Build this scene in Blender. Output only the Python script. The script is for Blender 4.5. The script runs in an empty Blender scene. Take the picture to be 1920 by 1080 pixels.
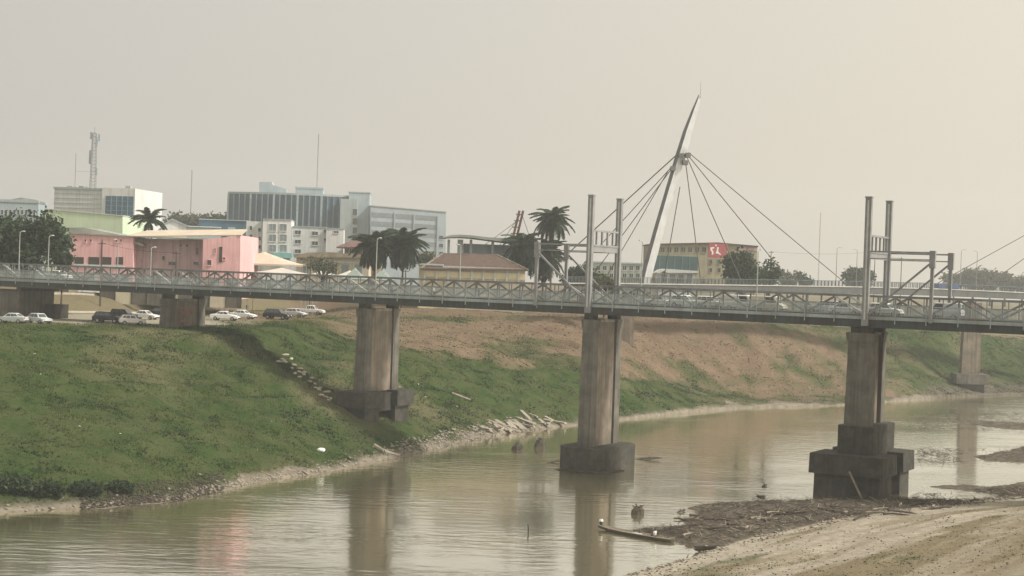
import bpy, math, random
import numpy as np
from mathutils import Vector, Matrix
R = math.radians
random.seed(7); rng = np.random.default_rng(7)
S = bpy.context.scene
COL = S.collection

# ------------------------------------------------------------------ camera
H = 27.0; F = 3000.0; Y0 = 516.0; ROLL = R(2.0)
PITCH = math.atan((540 - Y0) / F)
cd = bpy.data.cameras.new("camera"); cam = bpy.data.objects.new("camera", cd); COL.objects.link(cam)
cd.sensor_width = 36; cd.lens = 36 * F / 1920; cd.clip_start = .5; cd.clip_end = 6000
cam.matrix_world = Matrix.Translation((0, 0, H)) @ Matrix.Rotation(math.pi/2 - PITCH, 4, 'X') @ Matrix.Rotation(ROLL, 4, 'Z')
S.camera = cam
S.render.resolution_x = 1024; S.render.resolution_y = 576

# ------------------------------------------------------------------ sky, sun, exposure
SUN_EL = R(43); SUN_AZ = R(104)         # azimuth from +Y towards +X
w = bpy.data.worlds.new("World"); S.world = w; w.use_nodes = True
nt = w.node_tree; nt.nodes.clear()
def N(t, typ, **kw):
    n = t.nodes.new(typ)
    for k, v in kw.items(): setattr(n, k, v)
    return n
out = N(nt, 'ShaderNodeOutputWorld'); bg = N(nt, 'ShaderNodeBackground'); bg.inputs[1].default_value = 0.1
sky = N(nt, 'ShaderNodeTexSky', sky_type='NISHITA'); sky.sun_disc = False
sky.sun_elevation = SUN_EL; sky.sun_rotation = SUN_AZ; sky.dust_density = 8; sky.air_density = 1.0
tc = N(nt, 'ShaderNodeTexCoord'); dot = N(nt, 'ShaderNodeVectorMath', operation='DOT_PRODUCT')
sd = Vector((math.sin(SUN_AZ)*math.cos(SUN_EL), math.cos(SUN_AZ)*math.cos(SUN_EL), math.sin(SUN_EL)))
dot.inputs[1].default_value = sd
mr = N(nt, 'ShaderNodeMapRange', clamp=True); mr.inputs[1].default_value = -0.34; mr.inputs[2].default_value = 0.5
smoke = N(nt, 'ShaderNodeMix', data_type='RGBA')   # smoke veil: greyer away from the sun, creamier towards it
smoke.inputs[6].default_value = (4.55, 4.25, 3.9, 1); smoke.inputs[7].default_value = (7.9, 7.1, 5.5, 1)
mix = N(nt, 'ShaderNodeMix', data_type='RGBA'); mix.inputs[0].default_value = 0.76
L = nt.links.new
L(tc.outputs['Generated'], dot.inputs[0]); L(dot.outputs['Value'], mr.inputs[0]); L(mr.outputs[0], smoke.inputs[0])
L(sky.outputs[0], mix.inputs[6]); L(smoke.outputs[2], mix.inputs[7]); L(mix.outputs[2], bg.inputs[0]); L(bg.outputs[0], out.inputs[0])
sl = bpy.data.lights.new("sun", 'SUN'); sl.energy = 3.2; sl.angle = R(7); sl.color = (1, .95, .86)
so = bpy.data.objects.new("sun", sl); COL.objects.link(so)
so.rotation_euler = (-sd).to_track_quat('-Z', 'Y').to_euler(); so.location = (120, 60, 120)
S.view_settings.view_transform = 'Standard'; S.view_settings.look = 'None'
S.view_settings.exposure = 0.5; S.view_settings.gamma = 1.0
S.render.engine = 'CYCLES'
try:
    S.cycles.max_bounces = 6; S.cycles.volume_bounces = 2; S.cycles.diffuse_bounces = 3
except Exception: pass

# ------------------------------------------------------------------ pixel helpers
cr, sr_, cp, sp_ = math.cos(ROLL), math.sin(ROLL), math.cos(PITCH), math.sin(PITCH)
def ray(px, py):
    xr = (px - 960) / F; yr = (540 - py) / F
    x = xr*cr - yr*sr_; y = xr*sr_ + yr*cr
    return Vector((x, cp + sp_*y, -sp_ + cp*y))
def atY(px, py, Y):
    d = ray(px, py); s = Y / d.y; return Vector((d.x*s, Y, H + d.z*s))
def atZ(px, py, z):
    d = ray(px, py); s = (z - H) / d.z; return Vector((d.x*s, d.y*s, z))

# ------------------------------------------------------------------ noise
def vnoise(x, y, seed=0):
    x = np.asarray(x, float); y = np.asarray(y, float)
    xi = np.floor(x).astype(np.int64); yi = np.floor(y).astype(np.int64); fx = x - xi; fy = y - yi
    fx = fx*fx*(3-2*fx); fy = fy*fy*(3-2*fy)
    def h(a, b):
        n = (a*374761393 + b*668265263 + seed*1274126177) & 0x7fffffff
        n = ((n ^ (n >> 13)) * 1274126177) & 0x7fffffff
        return ((n ^ (n >> 16)) & 0xffff) / 65535.0
    return (h(xi, yi)*(1-fx) + h(xi+1, yi)*fx)*(1-fy) + (h(xi, yi+1)*(1-fx) + h(xi+1, yi+1)*fx)*fy
def fbm(x, y, oct=4, seed=0):
    s = 0; a = .5; f = 1.0
    for o in range(oct): s = s + a*vnoise(x*f, y*f, seed+o); a *= .5; f *= 2.03
    return s

# ------------------------------------------------------------------ materials
MATS = {}
def mat(name, c, rough=.8, c2=None, scale=1.0, bump=0.0, bscale=None, metal=0.0, spec=.3, detail=6, stretch=None, streak=0.0, coords='Object'):
    """procedural Principled material: colour noise between c and c2, optional vertical streaks, fine bump"""
    if name in MATS: return MATS[name]
    m = bpy.data.materials.new(name); m.use_nodes = True; t = m.node_tree; b = t.nodes['Principled BSDF']
    b.inputs['Roughness'].default_value = rough; b.inputs['Metallic'].default_value = metal
    b.inputs['Specular IOR Level'].default_value = spec
    if c2 is None: c2 = tuple(v*.82 for v in c)
    tcn = N(t, 'ShaderNodeTexCoord'); geo = N(t, 'ShaderNodeNewGeometry')
    src = geo.outputs['Position'] if coords == 'World' else tcn.outputs['Object']
    mp = N(t, 'ShaderNodeMapping')
    if stretch: mp.inputs['Scale'].default_value = stretch
    t.links.new(src, mp.inputs[0])
    no = N(t, 'ShaderNodeTexNoise'); no.inputs['Scale'].default_value = scale; no.inputs['Detail'].default_value = detail
    t.links.new(mp.outputs[0], no.inputs['Vector'])
    rmp = N(t, 'ShaderNodeMapRange'); rmp.inputs[1].default_value = .36; rmp.inputs[2].default_value = .64
    t.links.new(no.outputs[0], rmp.inputs[0])
    mx = N(t, 'ShaderNodeMix', data_type='RGBA'); mx.inputs[6].default_value = (*c, 1); mx.inputs[7].default_value = (*c2, 1)
    t.links.new(rmp.outputs[0], mx.inputs[0]); col = mx.outputs[2]
    if streak:
        mp2 = N(t, 'ShaderNodeMapping'); mp2.inputs['Scale'].default_value = (1.6, 1.6, .07); t.links.new(src, mp2.inputs[0])
        n2 = N(t, 'ShaderNodeTexNoise'); n2.inputs['Scale'].default_value = 1.3; n2.inputs['Detail'].default_value = 5
        t.links.new(mp2.outputs[0], n2.inputs['Vector'])
        r2 = N(t, 'ShaderNodeMapRange'); r2.inputs[1].default_value = .45; r2.inputs[2].default_value = .7; r2.inputs[4].default_value = streak
        t.links.new(n2.outputs[0], r2.inputs[0])
        m2 = N(t, 'ShaderNodeMix', data_type='RGBA'); m2.inputs[7].default_value = (c[0]*.32, c[1]*.3, c[2]*.28, 1)
        t.links.new(r2.outputs[0], m2.inputs[0]); t.links.new(col, m2.inputs[6]); col = m2.outputs[2]
    t.links.new(col, b.inputs['Base Color'])
    if bump:
        n3 = N(t, 'ShaderNodeTexNoise'); n3.inputs['Scale'].default_value = bscale or scale*4; n3.inputs['Detail'].default_value = 5
        t.links.new(src, n3.inputs['Vector'])
        bp = N(t, 'ShaderNodeBump'); bp.inputs['Strength'].default_value = bump; bp.inputs['Distance'].default_value = .1
        t.links.new(n3.outputs[0], bp.inputs['Height']); t.links.new(bp.outputs[0], b.inputs['Normal'])
    MATS[name] = m; return m
steel = mat('painted_steel', (.22, .25, .26), .55, (.15, .14, .13), .35, streak=.4, coords='World')
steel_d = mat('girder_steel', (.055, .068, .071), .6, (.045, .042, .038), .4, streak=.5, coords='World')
steel_l = mat('pale_steel', (.52, .54, .53), .45, (.42, .44, .43), 1.5)
rail_m = mat('railing_steel', (.34, .39, .40), .55, (.25, .27, .27), .3, streak=.3, coords='World')
tower_m = mat('tower_paint', (.27, .275, .28), .55, (.20, .205, .21), .7, streak=.25)
panel_m = mat('tower_panel', (.27, .27, .27), .6)
conc = mat('pier_concrete', (.215, .18, .14), .9, (.135, .115, .095), .5, bump=.4, bscale=3, streak=.6)
conc_g = mat('grey_concrete', (.145, .135, .115), .9, (.09, .084, .072), .6, bump=.4, bscale=3, streak=.55)
conc_d = mat('dark_concrete', (.060, .056, .047), .9, (.030, .028, .023), .9, bump=.6, bscale=4, streak=.5)  # darker concrete for footings, bearing blocks and wall posts
asphalt = mat('asphalt', (.06, .06, .06), .9, (.045, .045, .045), 3)
white_w = mat('white_wall', (.64, .66, .66), .8, (.57, .585, .58), .25, streak=.25)
offw = mat('offwhite_wall', (.56, .60, .61), .8, (.48, .51, .51), .25, streak=.3)
mint = mat('mint_wall', (.55, .68, .50), .85, (.50, .60, .45), .2, streak=.12)
teal = mat('teal_wall', (.25, .42, .36), .85)
pink = mat('pink_wall', (.74, .45, .46), .85, (.66, .39, .40), .3, streak=.3)
pink_d = mat('pink_shade_and_band', (.50, .37, .385), .85, (.42, .30, .315), .5, streak=.5)  # pink darkened for the shade in the recess; also the hotel's pink band
tan_r = mat('tan_roof', (.56, .49, .39), .8, (.47, .40, .32), .4, streak=.2)
grey_r = mat('grey_sheet_roof', (.30, .33, .30), .7, (.22, .25, .22), .4)
brown_r = mat('brown_tile_roof', (.115, .08, .065), .85, (.08, .055, .045), 1.5, bump=.5, bscale=6)
red_r = mat('red_tile_roof', (.17, .105, .095), .85, (.12, .075, .068), 1.2, bump=.5, bscale=6)
slate = mat('slate_facade', (.075, .14, .195), .6, (.055, .11, .16), .2)
fin_m = mat('pale_fin', (.32, .39, .42), .6)
bgrey = mat('blue_grey_wall', (.36, .42, .44), .8, (.31, .36, .38), .15, streak=.2)
bgrey_l = mat('light_grey_wall', (.36, .43, .47), .8, (.31, .375, .41), .15, streak=.2)
win_g = mat('window_glass', (.05, .065, .075), .12, spec=.6)
win_b = mat('blue_curtain_glass', (.07, .14, .21), .15, (.05, .11, .17), .3, spec=.6)
louv = mat('louvre_grey', (.22, .26, .28), .7)
cream = mat('cream_wall', (.56, .51, .40), .85, (.46, .42, .33), .3, streak=.2)
yellow = mat('yellow_wall', (.66, .61, .42), .85, (.58, .53, .36), .4, streak=.15)
canvas = mat('canvas', (.52, .47, .39), .85, (.45, .40, .33), .3)
canvas_w = mat('white_canvas', (.50, .48, .44), .85, (.42, .40, .36), .3)
canvas_g = mat('grey_green_canvas', (.24, .29, .26), .85, (.20, .24, .22), .3)
red_s = mat('red_sign', (.40, .11, .12), .6, (.34, .09, .10), .8)
white_p = mat('white_paint', (.78, .78, .76), .35, (.72, .72, .7), 2)
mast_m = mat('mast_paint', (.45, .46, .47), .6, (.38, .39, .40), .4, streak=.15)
mast_d = mat('mast_shade_and_anchor', (.16, .165, .17), .6, (.12, .125, .13), .4)  # darker copy of the mast paint for its shaded face; also cable anchors
cable_m = mat('cable_steel', (.10, .095, .085), .6)
galv = mat('galvanised_pole', (.36, .38, .37), .5)
dark_p = mat('dark_pole', (.06, .055, .05), .7)
tower_g = mat('lattice_steel', (.22, .225, .23), .6)
tyre = mat('tyre_rubber', (.02, .02, .02), .9)
rim_m = mat('rim_alloy', (.4, .4, .4), .35, metal=.6)
car_w = mat('car_white', (.74, .75, .74), .25, (.70, .71, .70), 2, spec=.5)
car_s = mat('car_silver', (.50, .53, .54), .25, (.46, .49, .5), 2, spec=.5)
car_k = mat('car_black', (.018, .018, .02), .2, (.015, .015, .017), 2, spec=.5)
car_g = mat('car_graphite', (.06, .065, .07), .25, spec=.5)
tail = mat('tail_lamp', (.40, .02, .02), .3); head = mat('head_lamp', (.6, .62, .62), .15); plastic = mat('black_plastic', (.03, .03, .03), .6)
bark = mat('bark', (.09, .07, .05), .95, (.06, .045, .03), 3, bump=.6)
palm_b = mat('palm_trunk', (.16, .145, .12), .95, (.11, .095, .075), 3, bump=.6, stretch=(1, 1, 4))
wood_d = mat('driftwood', (.085, .07, .055), .95, (.05, .04, .032), 2, bump=.6)
wood_l = mat('bleached_wood', (.30, .26, .21), .95, (.2, .17, .13), 2)
slab_m = mat('pale_rubble', (.30, .27, .225), .9, (.18, .155, .125), .8, bump=.5, bscale=4)
rock_m = mat('dark_rock', (.07, .058, .044), .95, (.035, .03, .023), 1.2, bump=.8, bscale=3)
hull_m = mat('canoe_paint', (.46, .42, .34), .7, (.34, .30, .24), 1.2); hull_d = mat('canoe_side', (.09, .078, .062), .8)
skin_m = mat('skin', (.20, .11, .07), .6); cl_dark = mat('dark_cloth', (.03, .03, .035), .9); cl_blue = mat('blue_cloth', (.05, .07, .13), .9)
cl_white = mat('white_cloth', (.6, .6, .58), .9); cl_red = mat('red_cloth', (.3, .05, .04), .9); cl_grey = mat('grey_cloth', (.14, .14, .14), .9); hair_m = mat('hair', (.015, .012, .01), .8)
blue_b = mat('blue_banner', (.10, .14, .25), .7)
graf = mat('pink_graffiti', (.36, .14, .13), .9); kerb_m = mat('kerb_concrete', (.45, .42, .35), .9, (.36, .33, .27), 1)

def leafmat(name, c, c2, tr=.25):
    m = bpy.data.materials.new(name); m.use_nodes = True; t = m.node_tree; b = t.nodes['Principled BSDF']
    b.inputs['Roughness'].default_value = .6; b.inputs['Specular IOR Level'].default_value = .2
    geo = N(t, 'ShaderNodeNewGeometry'); no = N(t, 'ShaderNodeTexNoise'); no.inputs['Scale'].default_value = .35; no.inputs['Detail'].default_value = 3
    t.links.new(geo.outputs['Position'], no.inputs['Vector'])
    ad = N(t, 'ShaderNodeMath', operation='MULTIPLY_ADD'); ad.inputs[1].default_value = .5; t.links.new(geo.outputs['Random Per Island'], ad.inputs[0]); t.links.new(no.outputs[0], ad.inputs[2])
    r2 = N(t, 'ShaderNodeMapRange'); r2.inputs[1].default_value = .4; r2.inputs[2].default_value = 1.1; t.links.new(ad.outputs[0], r2.inputs[0])
    mx = N(t, 'ShaderNodeMix', data_type='RGBA'); mx.inputs[6].default_value = (*c, 1); mx.inputs[7].default_value = (*c2, 1)
    t.links.new(r2.outputs[0], mx.inputs[0]); t.links.new(mx.outputs[2], b.inputs['Base Color'])
    ts = N(t, 'ShaderNodeBsdfTranslucent'); t.links.new(mx.outputs[2], ts.inputs[0])
    ms = N(t, 'ShaderNodeMixShader'); ms.inputs[0].default_value = tr
    t.links.new(b.outputs[0], ms.inputs[1]); t.links.new(ts.outputs[0], ms.inputs[2]); t.links.new(ms.outputs[0], t.nodes['Material Output'].inputs[0])
    MATS[name] = m; return m
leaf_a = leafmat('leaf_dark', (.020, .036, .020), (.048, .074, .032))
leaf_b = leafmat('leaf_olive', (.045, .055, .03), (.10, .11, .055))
leaf_p = leafmat('palm_leaf', (.024, .040, .030), (.058, .084, .046))

# ------------------------------------------------------------------ mesh helpers
def tag(o, label=None, cat=None, group=None, kind=None):
    if label: o['label'] = label
    if cat: o['category'] = cat
    if group: o['group'] = group
    if kind: o['kind'] = kind
    return o
def empty(name, loc, rz=0, **kw):
    o = bpy.data.objects.new(name, None); COL.objects.link(o); o.location = loc; o.rotation_euler = (0, 0, rz)
    o.empty_display_size = .5
    return tag(o, **kw)
def child(name, me, parent, loc=(0, 0, 0), rot=(0, 0, 0)):
    o = bpy.data.objects.new(name, me); COL.objects.link(o); o.parent = parent; o.location = loc; o.rotation_euler = rot
    return o
class MB:
    def __init__(s): s.v = []; s.f = []; s.mi = []
    def add(s, vs, fs, mi=0):
        o = len(s.v); s.v += [tuple(v) for v in vs]; s.f += [tuple(i+o for i in f) for f in fs]; s.mi += [mi]*len(fs); return s
    def box(s, a, b, mi=0):
        x0, y0, z0 = a; x1, y1, z1 = b
        vs = [(x0,y0,z0),(x1,y0,z0),(x1,y1,z0),(x0,y1,z0),(x0,y0,z1),(x1,y0,z1),(x1,y1,z1),(x0,y1,z1)]
        return s.add(vs, [(0,3,2,1),(4,5,6,7),(0,1,5,4),(1,2,6,5),(2,3,7,6),(3,0,4,7)], mi)
    def frus(s, c0, h0, z0, c1, h1, z1, mi=0):
        """tapered block: centre c0 half size h0 at z0 -> c1,h1 at z1"""
        q = lambda c, h, z: [(c[0]-h[0],c[1]-h[1],z),(c[0]+h[0],c[1]-h[1],z),(c[0]+h[0],c[1]+h[1],z),(c[0]-h[0],c[1]+h[1],z)]
        return s.add(q(c0,h0,z0)+q(c1,h1,z1), [(0,3,2,1),(4,5,6,7),(0,1,5,4),(1,2,6,5),(2,3,7,6),(3,0,4,7)], mi)
    def prism(s, poly, z0, z1, mi=0):
        n = len(poly); vs = [(x,y,z0) for x,y in poly] + [(x,y,z1) for x,y in poly]
        return s.add(vs, [tuple(range(n-1,-1,-1)), tuple(range(n,2*n))] + [(i,(i+1)%n,n+(i+1)%n,n+i) for i in range(n)], mi)
    def extr(s, poly, y0, y1, mi=0):
        """polygon in xz extruded along y"""
        n = len(poly); vs = [(x,y0,z) for x,z in poly] + [(x,y1,z) for x,z in poly]
        return s.add(vs, [tuple(range(n)), tuple(range(2*n-1,n-1,-1))] + [(i,n+i,n+(i+1)%n,(i+1)%n) for i in range(n)], mi)
    def tube(s, p, q, r0, r1=None, n=8, mi=0):
        p = Vector(p); q = Vector(q); r1 = r0 if r1 is None else r1; d = (q-p).normalized()
        a = d.orthogonal().normalized(); b = d.cross(a)
        vs = [p + (a*math.cos(k*2*math.pi/n)+b*math.sin(k*2*math.pi/n))*r0 for k in range(n)] + [q + (a*math.cos(k*2*math.pi/n)+b*math.sin(k*2*math.pi/n))*r1 for k in range(n)]
        return s.add(vs, [tuple(range(n-1,-1,-1)), tuple(range(n,2*n))] + [(i,(i+1)%n,n+(i+1)%n,n+i) for i in range(n)], mi)
    def bar(s, p, q, wx, wz, mi=0, up=(0,0,1)):
        p = Vector(p); q = Vector(q); d = (q-p).normalized(); u = Vector(up)
        if abs(d.dot(u)) > .98: u = Vector((0,1,0))
        a = d.cross(u).normalized()*wx/2; b = a.cross(d).normalized()*wz/2
        vs = [p-a-b,p+a-b,p+a+b,p-a+b,q-a-b,q+a-b,q+a+b,q-a+b]
        return s.add(vs, [(0,3,2,1),(4,5,6,7),(0,1,5,4),(1,2,6,5),(2,3,7,6),(3,0,4,7)], mi)
    def path(s, pts, r, n=6, mi=0, r1=None):
        r1 = r if r1 is None else r1; k = len(pts)-1
        for i in range(k): s.tube(pts[i], pts[i+1], r+(r1-r)*i/k, r+(r1-r)*(i+1)/k, n, mi)
        return s
    def mesh(s, name, mats, smooth=False):
        me = bpy.data.meshes.new(name); me.from_pydata(s.v, [], s.f); me.update()
        for m in (mats if isinstance(mats, (list, tuple)) else [mats]): me.materials.append(m)
        if any(s.mi): me.polygons.foreach_set('material_index', s.mi)
        if smooth: me.polygons.foreach_set('use_smooth', [True]*len(me.polygons))
        return me
    def part(s, name, mats, parent, loc=(0,0,0), rot=(0,0,0), smooth=False): return child(name, s.mesh(name, mats, smooth), parent, loc, rot)
    def top(s, name, mats, smooth=False, **kw):
        """top-level single mesh, origin at base centre"""
        v = np.array(s.v); c = ((v[:,0].min()+v[:,0].max())/2, (v[:,1].min()+v[:,1].max())/2, v[:,2].min())
        s.v = [tuple(r) for r in (v - np.array(c))]
        o = bpy.data.objects.new(name, s.mesh(name, mats, smooth)); COL.objects.link(o); o.location = c
        return tag(o, **kw)
def npmesh(name, V, Q, m, smooth=False):
    """fast mesh from numpy: V (n,3), Q (k,3 or 4)"""
    me = bpy.data.meshes.new(name); k, c = Q.shape
    me.vertices.add(len(V)); me.vertices.foreach_set('co', np.ascontiguousarray(V, dtype=np.float32).ravel())
    me.loops.add(k*c); me.loops.foreach_set('vertex_index', np.ascontiguousarray(Q, dtype=np.int32).ravel())
    me.polygons.add(k); me.polygons.foreach_set('loop_start', np.arange(0, k*c, c, dtype=np.int32)); me.polygons.foreach_set('loop_total', np.full(k, c, dtype=np.int32))
    if smooth: me.polygons.foreach_set('use_smooth', np.ones(k, dtype=bool))
    me.materials.append(m); me.update(calc_edges=True); me.validate(); return me
def copy_tree(o, parent=None):
    c = o.copy(); COL.objects.link(c); c.parent = parent
    for ch in o.children: copy_tree(ch, c)
    return c

# ------------------------------------------------------------------ terrain (one sheet: far bank, river bed, near bank)
ST = [  # W(px,py), B(px,py,z) or None, T(px,py,z), platform depth, city height
 ((0,962), None, (-200,612,16.5), 50, 20.5),
 ((170,955), None, (-60,612,16.5), 50, 20.5),
 ((340,938), None, (60,612,16.5), 52, 20.5),
 ((480,905), None, (250,614,16.5), 52, 20.5),
 ((600,888), None, (390,617,16.5), 62, 20.5),
 ((740,860), None, (510,612,16.5), 64, 20.5),
 ((860,832), (745,655,12.5), (640,598,16.5), 42, 20.5),
 ((960,812), (850,660,12.0), (740,580,18.5), 18, 20.5),
 ((1090,797), (1000,678,10.0), (900,585,18.5), 18, 20.5),
 ((1200,784), (1120,695,8.5), (1040,595,18.0), 18, 20.5),
 ((1390,766), (1300,725,3.5), (1200,600,17.5), 18, 20.5),
 ((1560,761), (1500,735,2.0), (1420,608,17.0), 18, 20.0),
 ((1690,752), (1680,715,4.0), (1600,615,16.0), 18, 19.0),
 ((1790,745), (1790,700,5.0), (1760,622,15.5), 20, 18.0),
 ((1920,741), (1920,690,5.5), (1920,636,12.5), 20, 16.0),
 ((2150,745), (2150,690,5.5), (2150,640,12.5), 20, 16.0)]
rows = []
for (wp, bp, tp, pd, cz) in ST:
    W = atZ(*wp, 0); T = atZ(*tp)
    n = (T-W); n.z = 0; n.normalize()
    B = atZ(*bp) if bp else W.lerp(T, .5) + Vector((0, 0, .9))
    bea = W + (B-W)*.045; bea.z = .6
    P = T + n*pd; P.z = T.z + .2
    C = P + n*26; C.z = cz
    U1 = W - n*10; U1.z = -1.6; U2 = W - n*30; U2.z = -3
    Fz = C + n*160; Fz.z = cz+.5
    far = Vector((C.x*3.2 + n.x*200, 1450, cz+1))
    rows.append([U2, U1, W, bea, W.lerp(B, .45)+Vector((0,0,.25)), B, B.lerp(T, .55), T, P, C, Fz, far])
off = Vector((-45, -60, 0))
rows.insert(0, [p + off for p in rows[0]]); rows.insert(0, [p + off*2.2 for p in rows[0]])
rows[0][-1] = Vector((-1400, 1450, 21)); rows[0][-2] = Vector((-420, 350, 21)); rows[0][-3] = Vector((-300, 250, 20.5))
rows.append([p + Vector((120, 40, 0)) for p in rows[-1]]); rows[-1][-1] = Vector((1400, 1450, 17))
A = np.array([[tuple(p) for p in r] for r in rows])        # stations x rows x 3
def resample(A, axis, counts):
    A = np.moveaxis(A, axis, 0); outp = []
    n = A.shape[0]
    for i in range(n-1):
        p0 = A[max(i-1,0)]; p1 = A[i]; p2 = A[i+1]; p3 = A[min(i+2,n-1)]
        for k in range(counts[i]):
            t = k/counts[i]; m1 = (p2-p0)*.35; m2 = (p3-p1)*.35
            m1 = np.clip(m1, -3*np.abs(p2-p1), 3*np.abs(p2-p1)); m2 = np.clip(m2, -3*np.abs(p2-p1), 3*np.abs(p2-p1))
            outp.append((2*t**3-3*t**2+1)*p1 + (t**3-2*t**2+t)*m1 + (-2*t**3+3*t**2)*p2 + (t**3-t**2)*m2)
    outp.append(A[-1]); return np.moveaxis(np.array(outp), 0, axis)
G = resample(A, 1, [3, 8, 5, 24, 26, 24, 22, 14, 12, 8, 6])
G = resample(G, 0, [8, 8] + [22]*(len(rows)-4) + [10])
ns, nr = G.shape[:2]
X, Yy, Z = G[...,0].copy(), G[...,1].copy(), G[...,2].copy()
slope = np.clip((Z-.3)/1.5, 0, 1) * np.clip((900-Yy)/300, 0, 1)
onbank = np.clip(1-np.abs(Z-9)/8.5, 0, 1)
Z += slope*((fbm(X/9, Yy/9, 4, 3)-.47)*1.5*(.25+onbank) + (fbm(X/2.2, Yy/2.2, 3, 9)-.45)*.55*(.15+onbank))
along = X*.36+Yy*.93; rill = fbm(along/2.6+fbm(X/14, Yy/14, 2, 5)*3, (Yy*.36-X*.93)/26, 3, 57)-.47
Z += slope*onbank*rill*1.6
Z += slope*np.clip((Z-6)/4, 0, 1)*np.clip((X+25)/20, 0, 1)*np.clip((520-Yy)/60, 0, 1)*((fbm(along/1.3+fbm(X/6, Yy/6, 2, 6)*2, (Yy*.36-X*.93)/9, 3, 58)-.47)*1.5)
Z += slope*onbank*.30*np.sin(2*math.pi*(Z/2.3+fbm(X/18, Yy/18, 3, 19)*2.2))*np.clip((140-X)/40, 0, 1)
Z += np.where((Z > -.6) & (Z < 1.3), (fbm(X/3.5, Yy/3.5, 3, 21)-.47)*.5, 0)
# colour zones: 0 grass, 1 red earth, 2 sand/mud
gn = fbm(X/14, Yy/14, 4, 31); gn2 = fbm(X/4, Yy/4, 3, 41)
rowi = np.linspace(0, 1, nr)
cum = np.cumsum([0,3,8,5,24,26,24,22,14,12,8,6])
ri = np.broadcast_to(np.arange(nr), (ns, nr)); si = np.broadcast_to(np.arange(ns)[:,None], (ns, nr))
stf = np.interp(np.arange(ns), np.cumsum([0,8,8]+[22]*(len(rows)-4)+[10]), np.arange(len(rows)))[:,None]+np.zeros((ns,nr))
red = np.zeros((ns,nr))
rb = np.clip((ri-(cum[5]-3+(gn2-.5)*26))/8, 0, 1) * np.clip((stf-7.3+(gn-.5)*3+(gn2-.5)*1.0)/.9, 0, 1) * np.clip((13.9-stf+(gn2-.5)*3)/1.0, 0, 1)
red = np.maximum(red, rb)
green_tongue = np.clip((fbm(X/14, Yy/6, 4, 77)-.55)*6, 0, .8); red *= (1-green_tongue)
low_red = np.clip((stf-11.9+(gn2-.5)*1.2)/.6, 0, 1)*np.clip((14.2-stf+(gn2-.5)*1.2)/.6, 0, 1)*np.clip((ri-cum[3]+2)/4, 0, 1)*np.clip((cum[7]-ri)/6,0,1)
red = np.maximum(red, low_red*np.clip(.75+ (gn2-.5)*2, 0, 1))
plat = np.clip((ri-cum[7]-1+(gn2-.5)*6)/3, 0, 1)*np.clip((cum[8]+1-ri)/2, 0, 1); red = np.maximum(red, plat*np.clip((stf-6.6)/.6, 0, 1)); plat = plat*np.clip((7.4-stf)/.8, 0, 1)       # trodden earth on the terrace
sand = np.clip((.95-Z+(gn2-.5)*1.4+(gn-.5)*1.0)/.5, 0, 1)
sand = np.maximum(sand, .85*plat)
dry = np.clip((gn-.52)*5, 0, 1)*.45; dry = np.maximum(dry, np.clip((ri-cum[8]+1)/2,0,1)*.8)
V = np.stack([X, Yy, Z], -1).reshape(-1,3)
idx = np.arange(ns*nr).reshape(ns, nr)
Q = np.stack([idx[:-1,:-1], idx[1:,:-1], idx[1:,1:], idx[:-1,1:]], -1).reshape(-1,4)[:, ::-1]
FARB = dict(X=X, Y=Yy, Z=Z, red=red, sand=sand, dry=dry, ri=ri, stf=stf)

def groundmat():
    m = bpy.data.materials.new('bank_soil'); m.use_nodes = True; t = m.node_tree; b = t.nodes['Principled BSDF']
    b.inputs['Roughness'].default_value = .95; b.inputs['Specular IOR Level'].default_value = .1
    at = N(t, 'ShaderNodeAttribute'); at.attribute_name = 'zone'; sep = N(t, 'ShaderNodeSeparateColor'); t.links.new(at.outputs['Color'], sep.inputs[0])
    geo = N(t, 'ShaderNodeNewGeometry')
    def noise(sc, det=6):
        n = N(t, 'ShaderNodeTexNoise'); n.inputs['Scale'].default_value = sc; n.inputs['Detail'].default_value = det; t.links.new(geo.outputs['Position'], n.inputs['Vector']); return n.outputs[0]
    def mixc(fac, a, bb):
        n = N(t, 'ShaderNodeMix', data_type='RGBA')
        for i, v in ((0, fac), (6, a), (7, bb)):
            if isinstance(v, bpy.types.NodeSocket): t.links.new(v, n.inputs[i])
            else: n.inputs[i].default_value = v if i == 0 else (*v, 1)
        return n.outputs[2]
    def rng_(s, a, bb):
        n = N(t, 'ShaderNodeMapRange'); n.inputs[1].default_value = a; n.inputs[2].default_value = bb; t.links.new(s, n.inputs[0]); return n.outputs[0]
    n1 = rng_(noise(.9), .38, .62); n2 = rng_(noise(.22), .4, .6); n3 = rng_(noise(3.5), .35, .65)
    grass = mixc(n1, (.022, .043, .010), (.037, .064, .015)); grass = mixc(n2, grass, (.050, .064, .022))
    dryc = mixc(n3, (.20, .165, .105), (.13, .108, .068))
    redc = mixc(n1, (.185, .105, .075), (.12, .085, .06)); redc = mixc(n2, redc, (.20, .14, .095))
    redc = mixc(n3, redc, (.105, .085, .055))
    sandc = mixc(n1, (.38, .345, .285), (.23, .205, .165)); sandc = mixc(n3, sandc, (.29, .26, .21))
    c = mixc(sep.outputs[2], grass, dryc); c = mixc(sep.outputs[0], c, redc); c = mixc(sep.outputs[1], c, sandc)
    at2 = N(t, 'ShaderNodeAttribute'); at2.attribute_name = 'mud'
    mudc = mixc(n3, (.085, .073, .058), (.17, .148, .115)); mudc = mixc(n1, mudc, (.06, .052, .04)); c = mixc(at2.outputs['Fac'], c, mudc)
    t.links.new(c, b.inputs['Base Color'])
    bp = N(t, 'ShaderNodeBump'); bp.inputs['Strength'].default_value = .6; bp.inputs['Distance'].default_value = .25
    t.links.new(noise(1.6, 8), bp.inputs['Height']); t.links.new(bp.outputs[0], b.inputs['Normal'])
    return m
soil = groundmat()
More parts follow.
